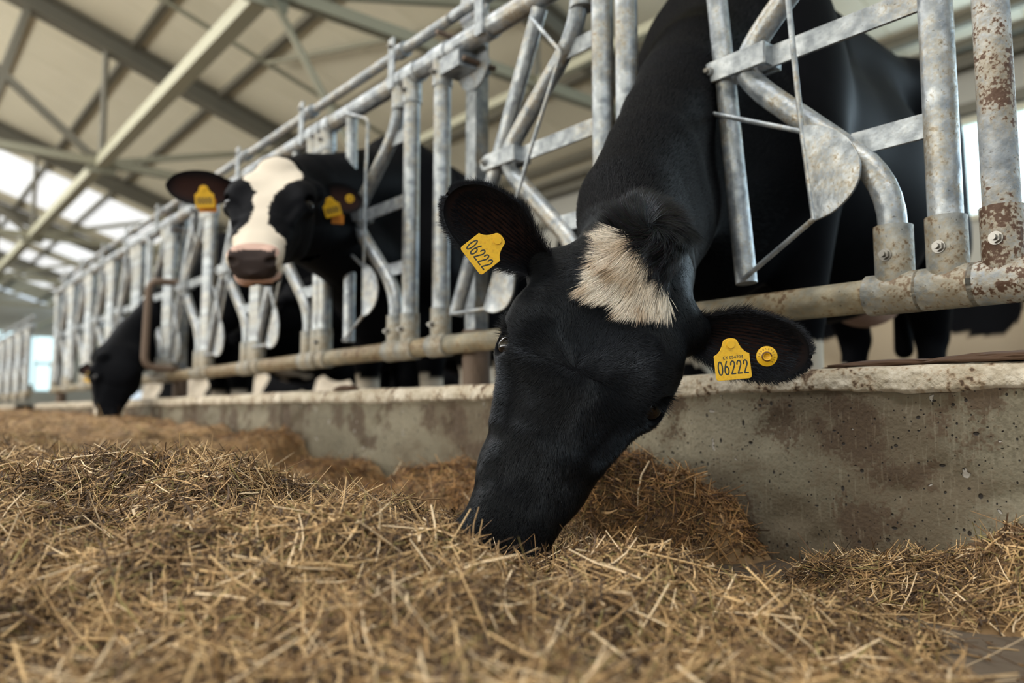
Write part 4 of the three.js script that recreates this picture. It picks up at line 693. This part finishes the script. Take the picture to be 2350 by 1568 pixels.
{ // far cow reaching down to the hay
  const c = { R: headFrame([0.21, -0.33, 0.1], [-0.6, 0.3, 0.72]), t: [-4.83, 0.54, -1.0], s: 0.98 };
  const W = (l) => toWorld(c, l).toArray();
  c.necks = [[[...W([0, -0.05, -0.03]), 0.075], [-5.02, 0.72, -1.2, 0.09], [-5.2, 0.9, -1.4, 0.11], [-5.35, 1.26, -1.85, 0.16]], [[...W([0, -0.16, 0.0]), 0.075], [-5.02, 0.58, -1.2, 0.11], [-5.2, 0.72, -1.42, 0.14], [-5.33, 0.86, -1.7, 0.17]]];
  c.body = { o: [-5.36, 0.05, -1.86], f: [0.12, 0.9928] };
  const coat = (x, y, z, l) => { if (l[2] > 0.04 && l[2] < 0.6 && l[1] > -0.06 && Math.abs(l[0]) < 0.03 + 0.06 * sstep(0.3, 0.45, l[2])) return WHITE; if (y < 0.4) return l[2] > 0 && l[2] < 0.6 ? blackish(x, y, z) : WHITE; return blackish(x, y, z); };
  const eL = earGeo(V(-4.80, 0.53, -0.95), V(-4.72, 0.46, -0.90), V(0.8, 0.2, 0.5), 0.045), eR = earGeo(V(-4.86, 0.54, -1.08), V(-4.75, 0.42, -1.12), V(0.8, 0.1, 0.4), 0.055);
  const cow = makeCow('distant_feeding_cow', 'small blurred black cow stretching its neck down into the hay', c, { hHead: 0.008, hBody: 0.025, lo: [-6.2, 0, -3.8], hi: [-4.7, 1.62, -0.9], coat, ears: [eL, eR], cutZ: -0.06 });
  placeTag(cow.t, M.tagFar, V(-4.752, 0.42, -0.905), V(-4.70, 0.405, -0.95), toCam(V(-4.7, 0.4, -0.9)), 'yellow ear tag');
}
function backgroundCow(name, label, o, f, coat, opts = {}) {
  const hx = o[0] + f[0] * 0.75, hz = o[2] + f[1] * 0.75, hy = o[1] + (opts.headY || 1.3), c = { R: headFrame([f[0], -0.6, f[1]], [f[0] * 0.6, 1, f[1] * 0.6]), t: [hx, hy, hz], s: 1 };
  const W = (l) => toWorld(c, l).toArray();
  c.necks = [[[...W([0, -0.05, -0.03]), 0.08], [o[0] + f[0] * 0.35, o[1] + 1.25 + (hy - o[1] - 1.3) * 0.5, o[2] + f[1] * 0.35, 0.12], [o[0], o[1] + 1.25, o[2], 0.15]], [[...W([0, -0.16, 0]), 0.08], [o[0] + f[0] * 0.3, o[1] + 1.0 + (hy - o[1] - 1.3) * 0.5, o[2] + f[1] * 0.3, 0.15], [o[0] + f[0] * 0.1, o[1] + 0.9, o[2] + f[1] * 0.1, 0.18]]];
  c.body = { o, f, lying: opts.lying };
  const r = 2.0, side = V(f[1], 0, -f[0]), e = [W([0.1, -0.03, 0.06]), W([-0.1, -0.03, 0.06]), W([0.25, -0.02, 0.06]), W([-0.25, -0.02, 0.06])].map((q) => V(...q));
  return makeCow(name, label, c, { hHead: 0.009, hBody: 0.026, lo: [o[0] - r, Math.max(0, o[1] - 0.02), o[2] - r], hi: [o[0] + r, 1.65, o[2] + r], coat, ears: [earGeo(e[0], e[2], V(f[0], 0, f[1]), 0.055), earGeo(e[1], e[3], V(f[0], 0, f[1]), 0.055)], cutZ: -0.06 });
}
const patched = (s, th) => (x, y, z) => (fbm(x * 1.9 + s, y * 1.9 + s * 0.7, z * 1.9, 3) > th ? WHITE : blackish(x, y, z));
backgroundCow('standing_cow', 'black cow standing in the pen behind the open headlock', [-3.88, 0.05, -4.73], [-0.4, -0.9165], (x, y, z) => (y < 0.45 ? WHITE : patched(3.1, 0.68)(x, y, z)));
backgroundCow('standing_cow', 'dark cow standing in the pen behind the white-blazed cow', [-4.66, 0.05, -2.75], [0.1, 0.995], (x, y, z) => (y < 0.4 ? WHITE : blackish(x, y, z)), { headY: 0.95 });
backgroundCow('standing_cow', 'dark cow standing in the pen left of the far feeding cow', [-7.2, 0.05, -2.6], [0.2, 0.98], (x, y, z) => (y < 0.4 ? WHITE : patched(9.3, 0.66)(x, y, z)), { headY: 1.1 });
const lie = backgroundCow('lying_cow', 'white and black cow lying in the pen behind the right-hand rail', [-1.2, -0.42, -4.45], [0.985, 0.17], (x, y, z) => { const n = (fbm(x * 5, y * 5, z * 5, 3) - 0.5) * 0.9; return Math.hypot((x + 1.5) / 0.2, (y - 0.78) / 0.13) < 1 + n || x > -1.0 + n * 0.2 || Math.hypot((x + 2.35) / 0.25, (y - 0.85) / 0.2) < 1 + n ? blackish(x, y, z) : [0.42, 0.34, 0.235]; }, { lying: true, headY: 1.2 });  // tan coat colour has the shade of the pen mixed into its white
const lieDark = backgroundCow('lying_cow', 'added dark lying cow covering the bright wall behind the white-blazed cow', [-8.2, -0.42, -5.2], [0.97, -0.243], patched(2.2, 0.62), { lying: true, headY: 1.2 });  // this cow and its clones are added to darken the band under the rail
[[-11.6, -5.4, 'middle'], [-15, -5.6, 'farther'], [-19, -5.8, 'farthest']].forEach(([x, z, w]) => { const q = lieDark.t.clone(); q.name = numbered('lying_cow'); q.position.set(x + 8.2, 0, z + 5.2); q.userData = { label: `${w} added dark lying cow covering the bright wall below the left-hand bottom rail`, category: 'cow' }; scene.add(q); });
console.log('other cows ready');
// dried muck lying on the kerb
{
  const mud = std({ color: 0x4a3524, roughness: 0.95 });
  const clump = (x, z, rx, ry, rz, seed, label) => {
    const g = new THREE.IcosahedronGeometry(1, 5), p = g.attributes.position;
    for (let i = 0; i < p.count; i++) { const a = p.getX(i), b = p.getY(i), c = p.getZ(i), k = 0.7 + 0.6 * fbm(a * 2.2 + seed, b * 2.2, c * 2.2, 4); p.setXYZ(i, a * k * rx, Math.max(b * k * ry, -0.004), c * k * rz); }
    g.computeVertexNormals(); g.translate(x, WT + 0.003, z); single('dried_muck', g, mud, label, 'muck', 'dried muck on the kerb');
  };
  clump(-0.40, -1.275, 0.13, 0.012, 0.035, 3, 'crust of dried muck on the kerb top at the right edge');
  clump(-0.60, -1.29, 0.10, 0.009, 0.03, 8, 'thin muck crust on the kerb top under the right-hand posts');
  clump(-2.42, -1.262, 0.07, 0.014, 0.03, 12, 'brown muck lump on the kerb below the white-blazed cow');
}

// ------------------------------------------------------------------ hay on the feed table
{
  const rand = rngOf(4242);
  // surveyed heights of the hay: [x, z, height]
  const pts = [[-1.017, -0.205, 0.105], [-0.921, -0.32, 0.125], [-0.838, -0.388, 0.138], [-0.795, -0.475, 0.108], [-0.822, -0.573, 0.078], [-0.748, -0.653, 0.045], [-0.713, -0.709, 0.062], [-0.654, -0.764, 0.062], [-0.557, -0.805, 0.045], [-0.483, -0.866, 0.037], [-0.402, -0.903, 0.02], [-0.321, -0.911, 0.0],
    [-0.752, -0.094, 0.048], [-0.644, -0.194, 0.055], [-0.559, -0.297, 0.055], [-0.496, -0.407, 0.048], [-0.429, -0.554, 0.036], [-0.356, -0.708, 0.026], [-0.298, -0.843, 0.006], [-0.906, -0.111, 0.072], [-0.773, -0.271, 0.085], [-0.659, -0.395, 0.08], [-0.6, -0.565, 0.052], [-0.488, -0.703, 0.042],
    [-0.4, -0.15, 0.04], [-0.25, -0.4, 0.03], [0, 0, 0.02], [0, -0.5, 0.02], [-0.15, -0.85, 0.01],
    [-0.8, -1.13, 0], [-0.86, -0.99, 0.004], [-0.7, -0.93, 0], [-0.6, -0.95, 0.003], [-0.32, -0.97, 0], [-0.2, -0.93, 0], [-0.45, -0.98, 0.008], [-0.95, -0.82, 0.02], [-0.9, -0.72, 0.045],
    [-1.03, -1.12, 0.165], [-1.187, -1.12, 0.119], [-0.92, -1.15, 0.13], [-0.85, -1.17, 0.085], [-0.76, -1.19, 0.005], [-1.636, -1.1, 0.112], [-1.4, -1.15, 0.11], [-2.213, -1.12, 0.1], [-1.95, -1.15, 0.04], [-2.75, -1.1, 0.175], [-2.5, -1.15, 0.06], [-2.6, -0.95, 0.08], [-3.53, -1.1, 0.19], [-3.1, -1.15, 0.1],
    [-1.435, -0.165, 0.155], [-1.338, -0.358, 0.178], [-1.173, -0.406, 0.15], [-1.046, -0.484, 0.13], [-1.202, -0.214, 0.128], [-0.944, -0.53, 0.11], [-1.1, -0.75, 0.06], [-1.6, -0.5, 0.14], [-1.9, -0.3, 0.15], [-1.1, 0.1, 0.1], [-1.35, -0.85, 0.03], [-1.7, -0.85, 0.02], [-2.1, -0.8, 0.02], [-2.7, -0.6, 0.12], [-3.1, -0.98, 0.166], [-4.665, -1.128, 0.221], [-4.8, -0.8, 0.22], [-7.14, -0.8, 0.25], [-6, -0.4, 0.24], [-3.5, -0.3, 0.19], [-2.5, -0.2, 0.16], [-10, -0.7, 0.25], [-13, -0.7, 0.25], [-1, 0.4, 0.1], [-3, 0.5, 0.15], [-6, 0.6, 0.2],
    [-0.509, -1.15, 0.047], [-0.373, -1.15, 0.09], [-0.605, -1.17, 0.024], [-0.25, -1.13, 0.09], [-0.2, -1.05, 0.06], [-0.42, -1.07, 0.03]];
  const hay = (x, z) => {
    let s = 0, w = 0; for (const [a, b, H] of pts) { const d = (x - a) * (x - a) + (z - b) * (z - b) + 0.0009, k = 1 / (d * d * Math.sqrt(d)); s += k * H; w += k; }
    let h = s / w; const n = fbm(x * 8, 1.7, z * 8, 3) - 0.5, n2 = fbm(x * 26, 5.1, z * 26, 2) - 0.5, m = sstep(0.006, 0.07, h);
    h += n * 0.09 * m + n2 * 0.032 * m; return Math.max(-0.004, h * sstep(0.006, 0.028, h) - 0.003);
  };
  const pile = thing('hay_pile', 'loose chopped hay and straw heaped along the feed table', 'hay', [0, 0, 0], undefined, 'stuff');
  // matted core
  const NX = 420, NZ = 160, pos = [], col = [], idx = [];
  for (let i = 0; i <= NX; i++) for (let j = 0; j <= NZ; j++) {
    const u = i / NX, x = 0.25 - 13 * Math.pow(u, 2.2), z = mix(-1.235, 1.1, Math.pow(j / NZ, 1.15)); pos.push(x, hay(x, z) - 0.004, z);
    const n = fbm(x * 60, 3, z * 60, 3), m = fbm(x * 6, 8, z * 6, 3); const c = lerp3([0.17, 0.10, 0.045], [0.34, 0.21, 0.095], sstep(0.3, 0.75, n * 0.6 + m * 0.4)); col.push(...c);
  }
  for (let i = 0; i < NX; i++) for (let j = 0; j < NZ; j++) { const a = i * (NZ + 1) + j, b = a + NZ + 1; idx.push(a, a + 1, b, b, a + 1, b + 1); }
  const g = new THREE.BufferGeometry(); g.setAttribute('position', new THREE.Float32BufferAttribute(pos, 3)); g.setAttribute('color', new THREE.Float32BufferAttribute(col, 3)); g.setIndex(idx); g.computeVertexNormals();
  const core = part('matted_hay', g, std({ vertexColors: true, roughness: 0.95, side: THREE.DoubleSide }), pile); core.userData.kind = 'stuff';
  // stalk shapes, one unit long
  const stalk = (bends, flat, sides = 4) => {
    const n = bends.length, p = [], ix = [];
    for (let i = 0; i < n; i++) { const [bx, by, w] = bends[i]; for (let k = 0; k < sides; k++) { const a = k / sides * Math.PI * 2 + 0.6; p.push(bx + Math.cos(a) * 0.5 * w, by, 0); p[p.length - 2] = by; p[p.length - 1] = i / (n - 1) - 0.5; p.push(Math.sin(a) * 0.5 * w * flat); } }
    const P = []; for (let i = 0; i < p.length; i += 4) P.push(p[i], p[i + 3], p[i + 2], p[i + 1]);   // x offset, thickness, z, lift
    const q = []; for (let i = 0; i < P.length; i += 4) q.push([P[i], P[i + 1], P[i + 2], P[i + 3]]);
    for (let i = 0; i < n - 1; i++) for (let k = 0; k < sides; k++) { const a = i * sides + k, b = i * sides + (k + 1) % sides; ix.push(a, b, a + sides, b, b + sides, a + sides); }
    return { q, ix };
  };
  const shapes = [
    stalk([[0, 0, 1], [0.3, 0, 1], [-0.2, 0, 1], [0, 0, 0.8]], 0.9), stalk([[0, 0, 0.9], [1.5, 0, 1], [2.2, 0, 1], [1.2, 0, 0.7]], 0.8), stalk([[0, 0, 0.7], [-1.2, 0, 1.2], [-0.6, 0, 1.2], [1.2, 0, 0.3]], 0.25),
    stalk([[0, 0, 0.5], [0.8, 0, 1.5], [-0.8, 0, 1.4], [0.4, 0, 0.4]], 0.18), stalk([[0, 0, 1], [0, 0, 1.1], [3, 0, 1], [7, 0, 0.7]], 0.7)];
  const lifts = [[0, 0.004, 0.004, 0], [0, 0.03, 0.03, 0], [0, 0.05, 0.02, 0.04], [0, 0.03, 0.06, 0.02], [0, 0.02, 0.05, 0.16]];
  const geos = shapes.map(({ q, ix }, s) => { const P = []; q.forEach((v, i) => { const r = i / 4 | 0; P.push(v[0], v[1], v[2], r); }); const pos = []; for (let i = 0; i < P.length; i += 4) pos.push(P[i], P[i + 1], P[i + 2]); return { pos, ix, s, rows: P.filter((_, i) => i % 4 === 3) }; });
  // bake three aspect ratios: x and y are in widths, z in lengths, lift in lengths
  const make = (k, ratio) => { const { pos, ix, rows } = geos[k], p = []; for (let i = 0; i < rows.length; i++) p.push(pos[i * 3], pos[i * 3 + 1] + lifts[k][rows[i]] * ratio, pos[i * 3 + 2] * ratio); const b = new THREE.BufferGeometry(); b.setAttribute('position', new THREE.Float32BufferAttribute(p, 3)); b.setIndex(ix); b.computeVertexNormals(); return b; };
  const kinds = [['straw', make(0, 30), 30], ['bent_straw', make(1, 22), 22], ['leaf_blade', make(2, 12), 12], ['chaff', make(3, 6), 6], ['kinked_straw', make(4, 26), 26]];
  const tones = [[0.60, 0.40, 0.19], [0.42, 0.26, 0.112], [0.235, 0.133, 0.054], [0.10, 0.056, 0.025], [0.27, 0.21, 0.07], [0.80, 0.61, 0.38], [0.07, 0.04, 0.02]];
  const wts = [0.15, 0.18, 0.22, 0.22, 0.07, 0.05, 0.11];
  const lists = kinds.map(() => []), C0 = camera.position, q = new THREE.Quaternion(), e = new THREE.Euler(0, 0, 0, 'YXZ'), up = V(0, 1, 0), fwd = Math.atan2(-0.63235, -0.76954);
  const put = (x, z, k, L, w, tilt, dy, tone) => {
    const h = hay(x, z), ex = 0.01, nx = (hay(x - ex, z) - hay(x + ex, z)) / (2 * ex), nz = (hay(x, z - ex) - hay(x, z + ex)) / (2 * ex), n = V(clamp(nx, -1, 1), 1, clamp(nz, -1, 1)).normalize();
    q.setFromUnitVectors(up, n); e.set(tilt, rand() * 6.283, (rand() - 0.5) * 1.2, 'YXZ'); const m = new THREE.Matrix4().makeRotationFromQuaternion(q.multiply(new THREE.Quaternion().setFromEuler(e)));
    m.scale(V(w, w, L / kinds[k][2])).setPosition(x, Math.max(h, 0) + dy, z); lists[k].push([m, tone]);
  };
  const tone = (x, z, pale) => { let r = rand() + (fbm(x * 11, 2, z * 11, 3) - 0.5) * 0.5 * (pale ? 0 : 1), i = 0; if (pale) { const c = tones[rand() < 0.5 ? 0 : rand() < 0.6 ? 5 : 1], v = 0.85 + rand() * 0.3; return [c[0] * v, c[1] * v, c[2] * v]; } r = clamp(r, 0, 0.999); while (i < 6 && r > wts[i]) r -= wts[i++]; const c = tones[i], v = 0.75 + rand() * 0.5; return [c[0] * v, c[1] * v, c[2] * v]; };
  const scatter = (N, d0, d1, pow, big) => {
    for (let i = 0; i < N; i++) {
      const a = fwd + (rand() - 0.5) * 1.95, d = Math.pow(mix(Math.pow(d0, pow), Math.pow(d1, pow), rand()), 1 / pow), x = Math.cos(a) * d, z = Math.sin(a) * d; if (z < -1.225 || z > 1.0) continue;
      const h = hay(x, z); if (h < 0.004 && rand() > 0.05) continue; if (h < 0.02 && rand() > 0.5) continue;
      const r = rand(); let k, L, w, tilt = (rand() - 0.5) * 0.75, dy = (rand() - 0.5) * 0.022;
      if (r < 0.24) { k = 0; L = 0.016 + rand() * rand() * 0.075; w = 0.0008 + rand() * rand() * 0.0022; } else if (r < 0.38) { k = 1; L = 0.018 + rand() * rand() * 0.07; w = 0.0008 + rand() * rand() * 0.002; } else if (r < 0.56) { k = 2; L = 0.010 + rand() * 0.03; w = 0.0014 + rand() * rand() * 0.004; } else if (r < 0.91) { k = 3; L = 0.004 + rand() * 0.012; w = 0.0012 + rand() * 0.003; dy -= 0.002; } else { k = 4; L = 0.03 + rand() * 0.06; w = 0.001 + rand() * rand() * 0.0018; tilt *= 1.4; }
      if (rand() < 0.025) { tilt = -(0.5 + rand() * 0.6); dy += 0.010; }
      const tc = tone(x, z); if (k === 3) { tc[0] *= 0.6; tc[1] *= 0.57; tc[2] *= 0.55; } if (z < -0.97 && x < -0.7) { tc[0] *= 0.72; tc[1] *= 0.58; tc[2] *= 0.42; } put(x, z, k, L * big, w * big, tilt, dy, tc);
    }
  };
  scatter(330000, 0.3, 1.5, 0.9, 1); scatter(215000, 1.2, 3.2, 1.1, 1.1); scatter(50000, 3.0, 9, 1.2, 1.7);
  // long pale stalks lying on top
  for (let i = 0; i < 2200; i++) { const a = fwd + (rand() - 0.5) * 1.45, d = 0.4 + rand() * rand() * 2.2, x = Math.cos(a) * d, z = Math.sin(a) * d; if (z < -1.2 || hay(x, z) < 0.012) continue; put(x, z, [0, 1, 4][rand() * 3 | 0], 0.045 + rand() * 0.08, 0.0014 + rand() * rand() * 0.0022, (rand() - 0.5) * 0.8, 0.006 + rand() * 0.010, tone(x, z, true)); }
  const mat = std({ roughness: 0.7, color: 0xffffff });
  kinds.forEach(([name, geo], k) => { const m = new THREE.InstancedMesh(geo, mat, lists[k].length), c = new THREE.Color(); m.name = name; m.userData.kind = 'stuff'; lists[k].forEach(([mm, t], i) => { m.setMatrixAt(i, mm); m.setColorAt(i, c.setRGB(t[0], t[1], t[2])); }); shade(m); pile.add(m); });
  console.log('hay ready ' + lists.map((l) => l.length).join(' '));
}

renderer.render(scene, camera);
